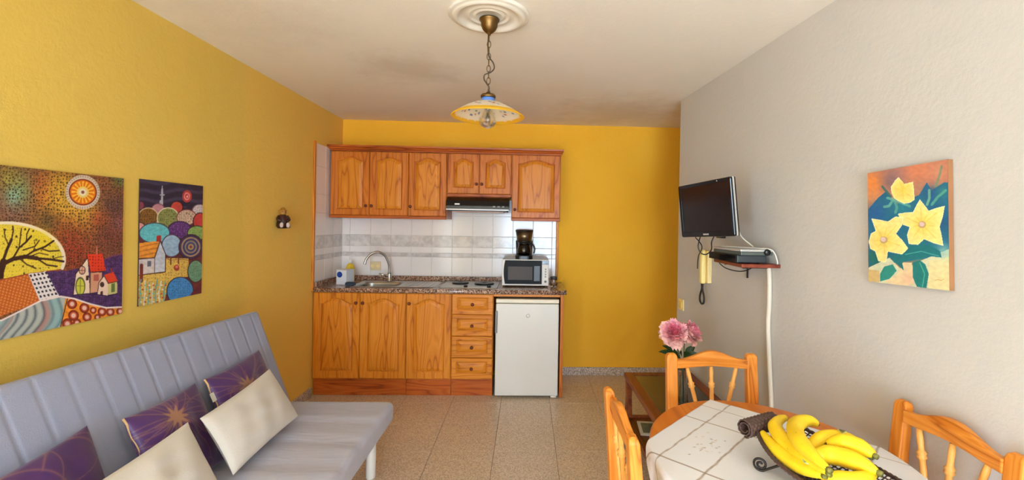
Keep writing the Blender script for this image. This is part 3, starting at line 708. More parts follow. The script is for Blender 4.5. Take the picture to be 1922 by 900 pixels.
# ------------------------------------------------------------------ paintings (flat artwork laid out on each canvas)
class Pic:
    def __init__(s, x, y, base): s.x, s.y = x, y; s.c = np.tile(np.array(base, float), (len(x), 1))
    def blend(s, m, col): s.c = s.c*(1-m[:, None])+np.array(col, float)*m[:, None]
    def blob(s, cx, cy, r, col, a=.85): s.blend(a*np.exp(-((s.x-cx)**2+(s.y-cy)**2)/(r*r)), col)
    def ell(s, cx, cy, rx, ry=None, col=(0, 0, 0), clip=None, aa=2.5):
        ry = ry or rx; d = np.hypot((s.x-cx)/rx, (s.y-cy)/ry); m = np.clip((1-d)*min(rx, ry)/aa+.5, 0, 1)
        if clip is not None: m = m*clip
        s.blend(m, col)
    def ring(s, cx, cy, rx, ry, w, col, clip=None):
        d = (np.hypot((s.x-cx)/rx, (s.y-cy)/ry)-1)*min(rx, ry); m = np.clip(1.3-np.abs(d)/w, 0, 1)
        if clip is not None: m = m*clip
        s.blend(m, col)
    def inside(s, pts):
        r = np.zeros(len(s.x), bool); n = len(pts)
        for i in range(n):
            (x0, y0), (x1, y1) = pts[i], pts[(i+1) % n]
            if y0 == y1: continue
            r ^= ((y0 > s.y) != (y1 > s.y)) & (s.x < (x1-x0)*(s.y-y0)/(y1-y0)+x0)
        return r.astype(float)
    def poly(s, pts, col, a=1.0): m = s.inside(pts); s.blend(m*a, col); return m
    def line(s, pts, w, col, clip=None, a=1.0):
        d = np.full(len(s.x), 1e9)
        for (x0, y0), (x1, y1) in zip(pts[:-1], pts[1:]):
            dx, dy = x1-x0, y1-y0; t = np.clip(((s.x-x0)*dx+(s.y-y0)*dy)/(dx*dx+dy*dy+1e-9), 0, 1)
            d = np.minimum(d, np.hypot(s.x-x0-t*dx, s.y-y0-t*dy))
        m = np.clip((w/2-d)/1.6+.5, 0, 1)*a
        if clip is not None: m = m*clip
        s.blend(m, col)
    def dots(s, sp, r, col, a=.8, clip=None, jit=.35, seed=1):
        i, j = np.floor(s.x/sp), np.floor(s.y/sp); h = np.sin(i*127.1+j*311.7+seed)*43758.5; h = h-np.floor(h); g = np.sin(i*269.5+j*183.3+seed)*43758.5; g = g-np.floor(g)
        d = np.hypot(s.x-(i+.5+(h-.5)*jit*2)*sp, s.y-(j+.5+(g-.5)*jit*2)*sp); m = np.clip((r*(.6+.8*h)-d)/1.5+.5, 0, 1)*a
        if clip is not None: m = m*clip
        s.blend(m, col)
    def mottle(s, sp, amt, clip=None, seed=0):
        n = np.sin(s.x/sp+1.7*np.sin(s.y/sp*1.3+seed))*np.sin(s.y/sp+1.3*np.sin(s.x/sp*.9+seed*2)); m = n*amt
        if clip is not None: m = m*clip
        s.c = np.clip(s.c*(1+m[:, None]), 0, 255)

def art1(x, y):
    p = Pic(x, y, (126, 74, 44))
    for b in ((60, 240, 95, (128, 96, 88)), (95, 150, 80, (112, 146, 100)), (30, 90, 60, (150, 140, 60)), (200, 120, 55, (160, 72, 44)), (215, 190, 50, (186, 90, 40)), (300, 130, 90, (206, 160, 50)), (300, 250, 100, (222, 176, 56)), (420, 260, 110, (220, 176, 58)), (260, 340, 70, (188, 100, 40)), (330, 390, 90, (160, 72, 38)), (370, 460, 110, (146, 50, 36)), (520, 130, 60, (150, 84, 52)), (560, 230, 80, (84, 52, 66)), (590, 90, 40, (88, 112, 66)), (490, 290, 50, (186, 84, 44)), (545, 360, 80, (116, 50, 52)), (590, 310, 35, (140, 84, 96)), (560, 420, 70, (112, 56, 50)), (230, 310, 60, (92, 74, 48)), (60, 190, 40, (126, 170, 150))): p.blob(*b)
    p.mottle(9, .10); p.dots(15, 4.2, (56, 36, 26), .75, seed=2); p.dots(9, 2, (226, 200, 120), .35, seed=9)
    p.ell(404, 157, 86, 84, (212, 196, 176)); a = np.arctan2(y-157, x-404)
    p.ring(404, 157, 79, 77, 5, (168, 148, 140), clip=(np.cos(a*40) > 0)*1.0)
    p.ell(404, 157, 70, 65, (128, 44, 22)); p.ell(404, 157, 64, 59, (226, 118, 30))
    rr_ = np.hypot((x-404)/64, (y-157)/59); p.blend(((np.cos(a*16) > .1) & (rr_ < .9) & (rr_ > .3))*.85, (244, 196, 60))
    p.ell(404, 157, 30, 28, (236, 206, 110)); p.ell(404, 157, 20, 18, (232, 216, 190)); p.ell(404, 157, 8, 8, (150, 96, 70))
    hill = p.poly([(225, 552), (330, 545), (420, 524), (520, 480), (560, 464), (640, 448), (640, 760), (225, 760)], (70, 42, 92))
    p.dots(11, 3, (116, 84, 150), .55, hill, seed=4); p.mottle(12, .18, hill)
    p.line([(430, 520), (520, 482), (560, 465), (640, 450)], 6, (120, 60, 96))
    can = p.inside([(-400, 250), (400, 250), (400, 520), (318, 538), (230, 551), (40, 588), (-400, 660)])
    p.ell(40, 490, 284, 178, (234, 222, 196), can); p.ell(36, 492, 270, 166, (228, 204, 66), can)
    yel = can*((((x-36)/270)**2+((y-492)/166)**2) < 1)
    p.dots(12, 2.6, (160, 140, 40), .6, yel, seed=5); p.dots(46, 5, (70, 50, 20), .9, yel, seed=7); p.blob(200, 400, 60, (240, 214, 30), .4)
    br = (66, 34, 28)
    for w, pts in ((34, [(-6, 640), (0, 560), (14, 510)]), (20, [(14, 520), (60, 496), (120, 482), (180, 488)]), (11, [(180, 488), (250, 492), (312, 500)]), (9, [(120, 482), (160, 455), (220, 430), (262, 400)]), (7, [(200, 440), (240, 452), (290, 448)]), (8, [(180, 490), (230, 520), (280, 525)]), (7, [(90, 490), (130, 520), (175, 538)]), (14, [(10, 510), (30, 450), (52, 400)]), (7, [(52, 400), (60, 360), (58, 335)]), (6, [(40, 430), (20, 390), (14, 350)]), (9, [(60, 494), (90, 440), (125, 410), (150, 380)]), (6, [(90, 440), (96, 390), (100, 345)]), (6, [(125, 410), (128, 370), (140, 345)]), (6, [(110, 450), (170, 430), (190, 400)]), (5, [(150, 478), (190, 462), (235, 470)]), (4, [(250, 492), (290, 478), (312, 476)]), (4, [(160, 455), (170, 425), (165, 400)]), (16, [(0, 540), (-60, 470), (-120, 440)]), (8, [(-60, 470), (-70, 410), (-60, 370)])): p.line(pts, w, br, can)
    f = p.poly([(-400, 700), (40, 590), (138, 566), (198, 700), (-400, 940)], (186, 88, 34))
    i = np.floor((x+.25*y)/17); j = np.floor((y-.25*x)/15); u = (x+.25*y)/17-i; v = (y-.25*x)/15-j
    p.blend(f*((u > .2) & (u < .8) & (v > .2) & (v < .8))*.8, (222, 146, 72))
    p.line([(-100, 620), (40, 590), (138, 566), (300, 540)], 5, (150, 60, 40))
    f = p.poly([(138, 566), (226, 552), (294, 672), (198, 702)], (226, 220, 222)); 
    i = np.floor((x-.5*y)/21); j = np.floor((y+.2*x)/22); p.blend(f*(np.hypot((x-.5*y)/21-i-.5, (y+.2*x)/22-j-.5) < .30), (40, 34, 52))
    top = [(-400, 1000), (-60, 820), (13, 795), (100, 750), (200, 697), (300, 672), (370, 682), (450, 706), (530, 722), (640, 714)]
    f = p.poly(top+[(640, 1200), (-400, 1200)], (150, 164, 164)); w = x+28*np.sin(y/45.)+.25*y
    p.blend(f*(np.sin(w/7.) > .2)*.55, (196, 198, 190)); p.blend(f*(np.sin(w/7.) < -.7)*.7, (96, 96, 104)); p.blend(f*(np.sin(w/31.+1) > .75)*.45, (170, 90, 84)); p.blend(f*(np.sin(w/40.+3) > .7)*.5, (120, 180, 190))
    f = f*p.inside([(338, 600), (700, 600), (700, 1200), (285, 1200), (300, 830)]); p.blend(f, (236, 146, 44)); p.mottle(10, .08, f)
    for cx, cy, r in ((358, 708, 25), (420, 726, 25), (366, 764, 27), (434, 770, 23), (464, 736, 17), (508, 742, 22), (550, 742, 21), (600, 738, 20), (336, 806, 27), (384, 800, 21), (486, 770, 16), (420, 815, 20)):
        p.ell(cx, cy, r, r, (136, 44, 30), f); p.ell(cx, cy, r*.66, r*.66, (196, 90, 60), f); p.ell(cx, cy, r*.42, r*.42, (228, 190, 180), f)
    p.line([(335, 682), (300, 830), (290, 900)], 5, (70, 60, 50)); p.line(top, 8, (232, 216, 216))
    dk = (70, 40, 36)
    p.poly([(363, 662), (374, 560), (432, 478), (447, 652)], (230, 208, 186)); p.line([(363, 662), (374, 560), (432, 478)], 5, dk)
    p.poly([(446, 552), (506, 548), (506, 640), (447, 652)], (206, 150, 120)); p.poly([(428, 462), (506, 455), (526, 541), (448, 550)], (222, 62, 34)); f = p.inside([(428, 462), (506, 455), (526, 541), (448, 550)]); p.dots(15, 3.4, (150, 30, 24), .8, f, .1)
    p.line([(428, 462), (448, 550), (526, 541)], 4, dk); p.line([(447, 552), (447, 652)], 4, dk)
    p.ell(398, 620, 25, 46, (80, 84, 50)); p.ell(398, 622, 20, 40, (196, 196, 70)); p.line([(398, 585), (398, 655)], 3, (120, 130, 60)); p.line([(378, 618), (418, 618)], 3, (120, 130, 60))
    p.ell(406, 540, 17, 22, dk); p.ell(406, 540, 13, 18, (222, 170, 150)); p.line([(406, 520), (406, 560)], 3, dk); p.line([(392, 541), (420, 541)], 3, dk); p.poly([(426, 566), (440, 564), (440, 588), (426, 590)], dk)
    p.poly([(464, 560), (490, 558), (490, 590), (464, 592)], (170, 90, 80)); p.line([(478, 425), (478, 458)], 8, (190, 110, 90))
    p.poly([(486, 660), (490, 600), (516, 566), (538, 602), (536, 662)], (228, 204, 186)); p.poly([(536, 602), (582, 594), (584, 648), (538, 658)], (198, 190, 130)); p.poly([(554, 602), (572, 599), (572, 642), (554, 646)], (96, 120, 60))
    p.poly([(514, 562), (562, 544), (586, 590), (538, 602)], (218, 64, 36)); p.line([(486, 640), (490, 600), (516, 564), (538, 602), (586, 590)], 4, dk); p.ell(507, 608, 11, 13, dk); p.poly([(498, 664), (500, 642), (512, 640), (512, 664)], dk); p.line([(552, 530), (552, 548)], 9, (150, 50, 40))
    p.line([(363, 664), (447, 654), (536, 664), (584, 650)], 5, (40, 26, 56))
    return p.c

def art2(x, y):
    p = Pic(x, y, (44, 36, 58)); p.blend(np.clip(np.sin(y/9.+np.sin(x/40.))*1.2, 0, 1)*.4*(y < 230), (104, 98, 134))
    p.line([(200, 115), (200, 250)], 12, (176, 176, 190)); p.line([(200, 95), (200, 130)], 6, (190, 186, 200)); p.line([(188, 150), (214, 150)], 7, (176, 176, 190)); p.line([(192, 190), (190, 250)], 16, (160, 166, 180))
    p.ell(360, 160, 31, 38, (190, 58, 60)); p.ell(360, 160, 20, 25, (226, 140, 140)); p.ell(360, 160, 12, 15, (180, 54, 60)); p.ell(362, 162, 6, 8, (232, 170, 160))
    p.poly([(0, 300), (533, 300), (533, 900), (0, 900)], (96, 42, 50))
    def dome(cx, cy, rx, ry, col, edge=(60, 30, 36), dot=None, w=6):
        p.ell(cx, cy, rx+w, ry+w, edge); p.ell(cx, cy, rx, ry, col)
        if dot: p.dots(14, 4, dot, .8, ((((x-cx)/rx)**2+((y-cy)/ry)**2) < .85)*1.0)
    dome(62, 215, 22, 24, (130, 60, 80)); dome(175, 240, 38, 32, (186, 132, 146), (120, 70, 90)); dome(295, 228, 36, 34, (192, 70, 62)); dome(442, 250, 42, 36, (206, 194, 200), (120, 90, 110), (150, 150, 170))
    dome(112, 292, 62, 58, (134, 92, 42), (206, 190, 150), (70, 50, 26)); dome(240, 296, 66, 62, (136, 142, 84), (222, 214, 190), (84, 96, 50)); dome(360, 292, 60, 46, (206, 176, 158), (120, 60, 60), (110, 110, 70)); dome(446, 318, 40, 50, (192, 58, 60))
    dome(58, 350, 32, 26, (224, 156, 156)); dome(316, 372, 74, 52, (88, 46, 116), (60, 30, 70), (136, 90, 160)); dome(428, 390, 58, 42, (140, 172, 96), (50, 60, 40), (110, 140, 70)); dome(155, 388, 94, 60, (96, 186, 200), (70, 60, 80)); p.dots(20, 3, (140, 214, 220), .6, (((x-155)/90)**2+((y-388)/56)**2 < 1)*1.0)
    p.poly([(40, 560), (533, 540), (533, 900), (40, 900)], (110, 46, 50))
    dome(266, 468, 60, 66, (150, 182, 212), (90, 60, 80)); dome(390, 476, 74, 74, (66, 50, 84), (70, 30, 50)); 
    for r, c in ((62, (170, 140, 110)), (52, (60, 60, 110)), (40, (150, 130, 110)), (30, (64, 70, 120)), (19, (180, 150, 100)), (9, (120, 60, 60))): p.ell(390, 476, r, r, c)
    f = p.poly([(220, 545), (376, 548), (378, 660), (300, 670), (235, 770), (215, 860), (40, 880), (45, 660)], (214, 182, 88)); p.dots(17, 4, (170, 110, 50), .6, f)
    p.line([(262, 545), (262, 585)], 8, (110, 50, 50)); p.line([(310, 540), (312, 580)], 8, (110, 50, 50)); p.ell(300, 606, 18, 20, (170, 70, 50)); p.ell(300, 600, 9, 9, (220, 120, 110)); p.line([(230, 545), (260, 560), (330, 552), (376, 560)], 4, (150, 90, 60))
    f = p.poly([(50, 452), (190, 436), (155, 545), (50, 545)], (228, 152, 56)); p.blend(f*(np.sin((y+.2*x)/4.5) > .5)*.6, (186, 104, 40)); p.poly([(168, 405), (198, 402), (198, 440), (168, 444)], (170, 50, 46))
    p.poly([(50, 556), (158, 546), (158, 636), (50, 652)], (204, 198, 200)); p.poly([(160, 545), (192, 440), (226, 520), (226, 630), (160, 640)], (190, 200, 216)); dk = (90, 50, 46)
    p.line([(50, 548), (158, 544), (192, 438), (228, 520), (228, 632), (50, 654)], 6, dk); p.poly([(110, 565), (136, 562), (136, 598), (110, 600)], (110, 110, 130)); p.line([(158, 545), (158, 640)], 4, dk); p.line([(74, 590), (74, 690)], 22, (120, 46, 40))
    for k in range(7):
        bx = 66+26*k; p.line([(bx, 840), (bx+8*math.sin(k), 760), (bx+6, 680+8*k % 30)], 7, (214, 222, 214) if k % 2 else (96, 170, 170))
        for j in range(5): p.ell(bx+9*(-1)**j, 820-26*j, 7, 5, ((230, 226, 210), (190, 70, 50), (110, 180, 176))[(j+k) % 3])
    dome(424, 628, 48, 66, (112, 156, 126), (60, 40, 40), (84, 130, 110)); dome(325, 752, 82, 84, (66, 140, 206), (50, 40, 60), (40, 100, 170))
    p.poly([(400, 760), (463, 690), (463, 800), (380, 800)], (104, 36, 50)); p.mottle(11, .06)
    return p.c

def art3(x, y):
    p = Pic(x, y, (190, 124, 98))
    for b in ((150, 200, 70, (236, 140, 62)), (140, 300, 60, (230, 150, 90)), (300, 150, 70, (160, 118, 116)), (260, 190, 60, (130, 104, 110)), (430, 110, 80, (210, 130, 96)), (560, 130, 60, (206, 140, 112)), (430, 230, 50, (178, 128, 100))): p.blob(*b)
    p.poly([(120, 360), (180, 290), (230, 250), (300, 330), (440, 270), (490, 190), (520, 240), (600, 190), (640, 190), (640, 640), (120, 720)], (34, 106, 138)); 
    for b in ((170, 380, 60, (36, 96, 160)), (520, 260, 50, (40, 90, 140)), (560, 430, 60, (36, 84, 130)), (330, 350, 60, (38, 130, 150)), (590, 250, 40, (50, 130, 140)), (420, 620, 90, (32, 120, 124)), (170, 660, 60, (30, 110, 90))): p.blob(*b)
    for pts, c in (([(585, 90), (570, 150), (545, 215)], (110, 140, 110)), ([(505, 240), (505, 290), (490, 330)], (130, 190, 150)), ([(610, 240), (560, 280), (520, 330)], (90, 170, 140)), ([(240, 290), (280, 300), (380, 340)], (110, 180, 160)), ([(270, 310), (250, 340), (220, 345)], (110, 180, 160)), ([(285, 310), (300, 350), (290, 380)], (100, 170, 150)), ([(210, 220), (235, 250), (260, 280)], (40, 110, 110))): p.line(pts, 16, c, a=.75)
    p.poly([(120, 720), (250, 660), (330, 740), (420, 690), (640, 600), (640, 880), (110, 820)], (206, 208, 176)); p.poly([(500, 680), (640, 650), (640, 880), (490, 850)], (226, 214, 160)); p.blob(590, 620, 50, (150, 200, 190), .7); p.poly([(110, 730), (185, 740), (185, 810), (110, 808)], (206, 178, 120))
    p.poly([(190, 760), (215, 715), (270, 700), (295, 740), (250, 790), (190, 806)], (44, 140, 130)); p.poly([(335, 690), (390, 690), (400, 820), (330, 835), (220, 810), (300, 760)], (226, 204, 160)); p.blob(370, 790, 40, (232, 180, 150), .7)
    p.poly([(395, 690), (440, 675), (475, 700), (497, 760), (480, 850), (420, 840), (395, 780)], (30, 124, 122)); p.poly([(440, 670), (500, 650), (580, 660), (570, 620), (500, 580), (400, 590), (300, 640), (240, 650), (340, 740), (330, 690), (400, 660)], (28, 116, 124)); p.line([(440, 690), (470, 760), (455, 840)], 5, (90, 180, 160)); p.line([(350, 640), (450, 620), (560, 650)], 5, (80, 170, 160))
    Y_, E_ = (243, 226, 140), (249, 242, 204)
    def flower(pts, c, core):
        f = p.poly(pts, Y_); p.line(pts+[pts[0]], 7, E_, f)
        for q in pts[::2]: p.line([c, ((c[0]*.35+q[0]*.65), (c[1]*.35+q[1]*.65))], 5, (226, 190, 70), f, .6)
        d = np.hypot(x-c[0], y-c[1]); p.blend(f*np.exp(-(d/60)**2)*.5, (232, 190, 60))
        if core: p.ell(c[0], c[1], 24, 22, (196, 160, 110)); p.ell(c[0]-3, c[1]-3, 17, 14, (226, 196, 190))
    flower([(262, 222), (290, 180), (310, 160), (335, 185), (347, 202), (375, 195), (402, 188), (408, 240), (412, 300), (385, 318), (345, 325), (310, 310), (282, 290), (266, 258)], (335, 240), False)
    flower([(445, 298), (475, 335), (500, 368), (550, 350), (602, 338), (590, 400), (568, 468), (580, 520), (590, 586), (530, 570), (470, 545), (430, 580), (372, 575), (362, 520), (378, 470), (335, 455), (305, 388), (355, 380), (400, 378), (425, 330)], (458, 455), True)
    flower([(138, 418), (190, 425), (242, 436), (290, 405), (340, 410), (330, 460), (292, 512), (330, 550), (368, 602), (330, 640), (240, 622), (235, 660), (225, 690), (180, 680), (160, 620), (130, 605), (120, 560), (135, 510), (165, 495), (150, 450)], (215, 550), True)
    p.line([(535, 800), (555, 795), (575, 802), (590, 792)], 4, (206, 160, 90)); p.mottle(14, .035)
    return p.c

def canvas(label, o0, ax, up, w, h, depth, art, toxy, nu, nv_, edge):
    """o0: lower left corner of the picture on the wall as one looks at it, ax / up: unit vectors, thickness towards the viewer"""
    o0, ax, up = Vector(o0), Vector(ax).normalized(), Vector(up).normalized(); nn = ax.cross(up).normalized()
    t = thing('canvas_painting', label, 'painting', tuple(o0+ax*w/2))
    c = lambda a, b, d: tuple(o0+ax*a+up*b+nn*d)
    mb = MB(); mb.loops([[c(0, 0, d), c(w, 0, d), c(w, h, d), c(0, h, d)] for d in (.002, depth)], True, True)
    put('stretcher', mb, edge, t)
    mb = MB(); mb.grid(lambda u, v: c(w*u, h*v, depth+.0006), nu, nv_, False)
    g = put('picture', mb, M_canvas, t)
    uu, vv = np.meshgrid(np.linspace(0, 1, nu+1), np.linspace(0, 1, nv_+1)); setcol(g, art(*toxy(uu.ravel(), 1-vv.ravel())))
    return t
M_edge1 = plain('dark_painted_edge', rgb(70, 44, 36), .6, var=.3, vs=30); M_edge3 = plain('tan_canvas_edge', rgb(150, 104, 66), .6, var=.15)
def xy1(u, v):
    Y = 1.50+(2.087-1.50)*u; X_ = 2672-4308/Y; return X_, (38+45*(X_-13)/595)+v*((893-146*(X_-13)/595)-(38+45*(X_-13)/595))
def xy2(u, v):
    Y = 2.165+.408*u; s = (1/2.165-1/Y)/(1/2.165-1/2.573); X_ = 58+405*s; return X_, (48+49*s)+v*((850-85*s)-(48+49*s))
def xy3(u, v):
    Y = 1.695-.307*u; s = (1/Y-1/1.695)/(1/1.388-1/1.695); X_ = 116+509*s; return X_, (137-92*s)+v*((805+60*s)-(137-92*s))
canvas('large canvas of a bright sun, yellow tree and red-roofed houses, nearest on the yellow wall', (XL, 1.50, 1.046), (0, 1, 0), (0, 0, 1), .578, .590, .008, art1, xy1, 300, 300, M_edge1)
canvas('smaller canvas of rounded colourful hills with a small house, right of the sun painting', (XL, 2.165, 1.059), (0, 1, 0), (0, 0, 1), .408, .584, .007, art2, xy2, 200, 270, M_edge1)
ax3 = Vector((KK, -1, 0)).normalized(); up3 = Vector((0, 0, 1)); r3a = math.radians(1.9)
ax3r = ax3*math.cos(r3a)+up3*math.sin(r3a); up3r = up3*math.cos(r3a)-ax3*math.sin(r3a)
canvas('canvas of three pale yellow flowers on teal, on the grey-white wall', (wx(1.680, .001), 1.680, 1.276), ax3r, up3r, .308, .406, .019, art3, xy3, 200, 270, M_edge3)

# ------------------------------------------------------------------ coffee table with vase of peonies
cx0, cx1, cy0, cy1, cz = .69, 1.165, 2.29, 3.17, .452
t = thing('coffee_table', 'low brown wooden coffee table with glass top against the grey-white wall', 'table', ((cx0+cx1)/2, (cy0+cy1)/2, 0))
for x in (cx0+.008, cx1-.052):
    for y in (cy0+.008, cy1-.052):
        mb = MB(); L = []
        for z, k in ((0, .006), (.10, .002), (.16, 0), (.30, .004), (.40, 0), (cz-.036, 0)): L.append([(x+k, y+k, z), (x+.044-k, y+k, z), (x+.044-k, y+.044-k, z), (x+k, y+.044-k, z)])
        put('leg', mb.loops(L, True, True), M_brown, t, bevel=.004)
for a, b in (((cx0, cy0), (cx0+.06, cy1)), ((cx1-.06, cy0), (cx1, cy1)), ((cx0+.0605, cy0), (cx1-.0605, cy0+.06)), ((cx0+.0605, cy1-.06), (cx1-.0605, cy1))):
    put('top_rail', MB().box((a[0], a[1], cz-.035), (b[0], b[1], cz)), M_brown, t, bevel=.006)
put('glass_top', MB().box((cx0+.058, cy0+.058, cz-.012), (cx1-.058, cy1-.058, cz-.005)), plain('brown_tinted_glass', rgb(70, 58, 44), .06, spec=.7), t)
for a, b in (((cx0+.012, cy0+.053), (cx0+.036, cy1-.053)), ((cx1-.036, cy0+.053), (cx1-.012, cy1-.053)), ((cx0+.053, cy0+.012), (cx1-.053, cy0+.036)), ((cx0+.053, cy1-.036), (cx1-.053, cy1-.012))):
    put('shelf_rail', MB().box((a[0], a[1], .125), (b[0], b[1], .162)), M_brown, t, bevel=.004)
put('shelf', MB().box((cx0+.037, cy0+.037, .128), (cx1-.037, cy1-.037, .146)), M_brown, t)
def booklet(label, x, y, w, h, rz, z=.1462, th=.008):
    b = thing('magazine', label, 'magazine', (x, y, z), rz)
    put('pages', MB().box((-w/2, -h/2, 0), (w/2, h/2, th)), M_paper, b, local=True, bevel=.001)
    put('cover_picture', MB().box((-w/2+.02, -h/2+.025, th+.0001), (w/2-.02, h/2-.03, th+.0012)), M_print, b, local=True)
booklet('white-bordered magazine with green-grey cover at the far end of the lower shelf', .825, 2.965, .15, .20, -.12)
booklet('white magazine on the lower shelf near the dining table', .80, 2.52, .14, .19, .25)

vx, vy, vz = .905, 2.60, cz-.0045
t = thing('vase', 'slim clear glass vase on the coffee table', 'vase', (vx, vy, vz))
fixn(put('vase_glass', MB().lathe([(.001, .006), (.027, .006), (.030, .012), (.026, .06), (.022, .13), (.026, .20), (.033, .235), (.0355, .236), (.030, .205), (.025, .13), (.0295, .06), (.0335, .010), (.031, 0), (.001, 0)], (vx, vy, vz), 32, caps=False), M_glass, t))
def petal(mb, base, out, up, ln, w, cup, ruf, ph, lean):
    """one cupped ruffled petal that leaves `base` and leans by `lean` away from `up`"""
    side = up.cross(out).normalized(); n = 5; vs = []
    for j in range(n+1):
        s = j/n; ww = w*(math.sin(PI*(.16+.66*s))**.8)*(1 if s < .9 else .8); a = lean*(.25+.9*s); d = up*math.cos(a)+out*math.sin(a); q = up*(-math.sin(a))+out*math.cos(a)
        c = base+(up*math.cos(lean*.5)+out*math.sin(lean*.5))*ln*s*.45+d*ln*s*.55
        for i in range(n+1):
            u = 2*i/n-1; p = c+side*ww*u-q*cup*ww*(u*u)+q*ruf*math.sin(u*5+ph)*s*s+d*ruf*math.sin(u*8+ph*2)*s*1.2
            vs.append(tuple(p))
    mb.add(vs, [(j*(n+1)+i, j*(n+1)+i+1, (j+1)*(n+1)+i+1, (j+1)*(n+1)+i) for j in range(n) for i in range(n)], True)
def peony(label, hx, hy, hz, R, axis, leaves, seed):
    rng = random.Random(seed); ax = Vector(axis).normalized()
    t = thing('peony', label, 'flower', (vx, vy, vz+.02), 0, 'pink peonies in the glass vase')
    hd = Vector((hx, hy, hz)); b = hd-ax*R*.72
    put('stem', MB().tube(spline([(vx+.006*(1 if hx > vx else -1), vy, vz+.015), (vx+.004*(1 if hx > vx else -1), vy, vz+.20), tuple(b*.6+Vector((vx, vy, vz+.24))*.4), tuple(b)], 6), .0032, 7), M_stem, t)
    e1 = ax.cross(Vector((0, 1, .2))).normalized(); e2 = ax.cross(e1); mb = MB()
    for (n, ln, w, lean, k, lift) in ((9, 1.10, .52, 1.55, 2, 0), (10, 1.12, .46, 1.15, 2, .10), (12, 1.14, .36, .82, 0, .18), (13, 1.12, .29, .58, 0, .24), (13, 1.06, .23, .38, 1, .30), (10, .98, .18, .22, 1, .34), (6, .92, .14, .08, 1, .36)):
        mb.k = k
        for i in range(n):
            g = 2*PI*(i+.5*rng.random())/n+lean*3; o = e1*math.cos(g)+e2*math.sin(g)
            petal(mb, b+ax*R*lift*.4+o*R*.05, o, ax, R*ln*rng.uniform(.9, 1.08), R*w, .35, R*.07, rng.random()*6, lean*rng.uniform(.88, 1.12))
    bl = put('bloom', mb, [M_petal, M_petal2, M_petal3], t)
    for (lx, lz, ly, ln, dr) in leaves:
        p0 = Vector((vx, vy, vz+.25)); tip = Vector((lx, ly, lz)); mid = (p0+tip)/2+Vector((0, 0, .02)); mb = MB(); L = []
        sd = (tip-p0).cross(Vector((0, -.75, .65))).normalized(); vs = []
        for j in range(9):
            s = j/8; c = p0*(1-s)**2+mid*2*s*(1-s)+tip*s*s; w = .021*ln*math.sin(PI*min(1, max(.02, s**.8)))**.9 if s > .25 else .003
            for u in (-1, -.5, 0, .5, 1): vs.append(tuple(c+sd*w*u+Vector((0, -.006, .012))*abs(u)*w/.02))
        mb.add(vs, [(j*5+i, j*5+i+1, j*5+i+6, j*5+i+5) for j in range(8) for i in range(4)], True)
        put('leaf', mb, M_leaf, t)
peony('large pink peony, the left bloom, turned to the camera', .846, 2.585, .872, .085, (-.15, -.75, .6), [(.748, .762, 2.56, 1.0, 0), (.772, .795, 2.57, .9, 0), (.80, .757, 2.54, 1.0, 0), (.86, .765, 2.53, .9, 0)], 3)
peony('smaller pink peony, the right bloom, seen from the side by the wall', .962, 2.615, .868, .076, (.62, -.35, .62), [(.985, .748, 2.57, 1.0, 0), (.975, .785, 2.60, 1.0, 0), (.925, .758, 2.55, .9, 0)], 9)

# ------------------------------------------------------------------ dining table, cloth and chairs
TX, TY, TA, TB_, TZ = .80, 1.42, .385, .482, .746
t = thing('dining_table', 'oval varnished pine dining table under the white embroidered cloth', 'table', (TX, TY, 0))
def oval(k, z, n=64, dx=0): return [(TX+(TA+k)*math.cos(2*PI*i/n), TY+(TB_+k)*math.sin(2*PI*i/n), z) for i in range(n)]
fixn(put('tabletop', MB().loops([oval(-.05, TZ-.028), oval(-.008, TZ-.028), oval(0, TZ-.020), oval(0, TZ-.008), oval(-.006, TZ-.001), oval(-.012, TZ), oval(-.2, TZ)], True, True), M_table, t))
put('apron', MB().loops([oval(-.09, TZ-.09), oval(-.09, TZ-.0285), oval(-.11, TZ-.0285), oval(-.11, TZ-.09), oval(-.09, TZ-.09)]), M_table, t)
fixn(put('pedestal', MB().lathe([(.06, .09), (.065, .14), (.045, .2), (.05, .3), (.068, .4), (.045, .52), (.05, .6), (.075, TZ-.029)], (TX, TY, 0), 24), M_table, t))
for k in range(4):
    g = k*PI/2; d = (math.cos(g), math.sin(g)); put('foot', MB().tube([(TX+d[0]*r, TY+d[1]*r, z) for r, z in ((.02, .12), (.10, .11), (.2, .06), (.27, .028))], lambda u: .034-.008*u, 8), M_table, t)

def cloth_xy(s, q):
    c0 = Vector((.777, 1.893)); p = c0+Vector((.7071, -.7071))*s+Vector((-.7071, -.7071))*q
    dx, dy = p.x-TX, p.y-TY; f = math.hypot(dx/TA, dy/TB_)
    if f <= 1: return (p.x, p.y, TZ+.0022+.0008*math.sin(p.x*40)*math.sin(p.y*33))
    ex, ey = dx/f, dy/f; d = math.hypot(dx-ex, dy-ey); nx, ny = ex/TA**2, ey/TB_**2; nl = math.hypot(nx, ny); nx, ny = nx/nl, ny/nl
    a = math.atan2(dy, dx); wv = .012*math.sin(a*9+1)*min(1, d/.10); r = .020; arc = r*PI/2
    if d < arc: g = d/r; o, z = r*math.sin(g)*.6, -r*(1-math.cos(g))
    else: o, z = r*.6+.10*(d-arc), -r-(d-arc)*.985
    return (TX+ex+nx*(o+wv), TY+ey+ny*(o+wv), TZ+.0022+z)
N = 230; LC = .80
mb = MB().grid(lambda u, v: cloth_xy(LC*u, LC*v), N, N, True, True)
cl = put('tablecloth', mb, M_cloth); tag(cl, 'white embroidered square tablecloth with grey-brown lines laid diagonally on the pine table', 'tablecloth')
so = cl.modifiers.new('solid', 'SOLIDIFY'); so.thickness = .0016; so.offset = 1
ss, qq = np.meshgrid(np.linspace(0, LC, N+1), np.linspace(0, LC, N+1)); ss, qq = ss.ravel(), qq.ravel()
pc = Pic(ss*1000, qq*1000, (226, 228, 232))
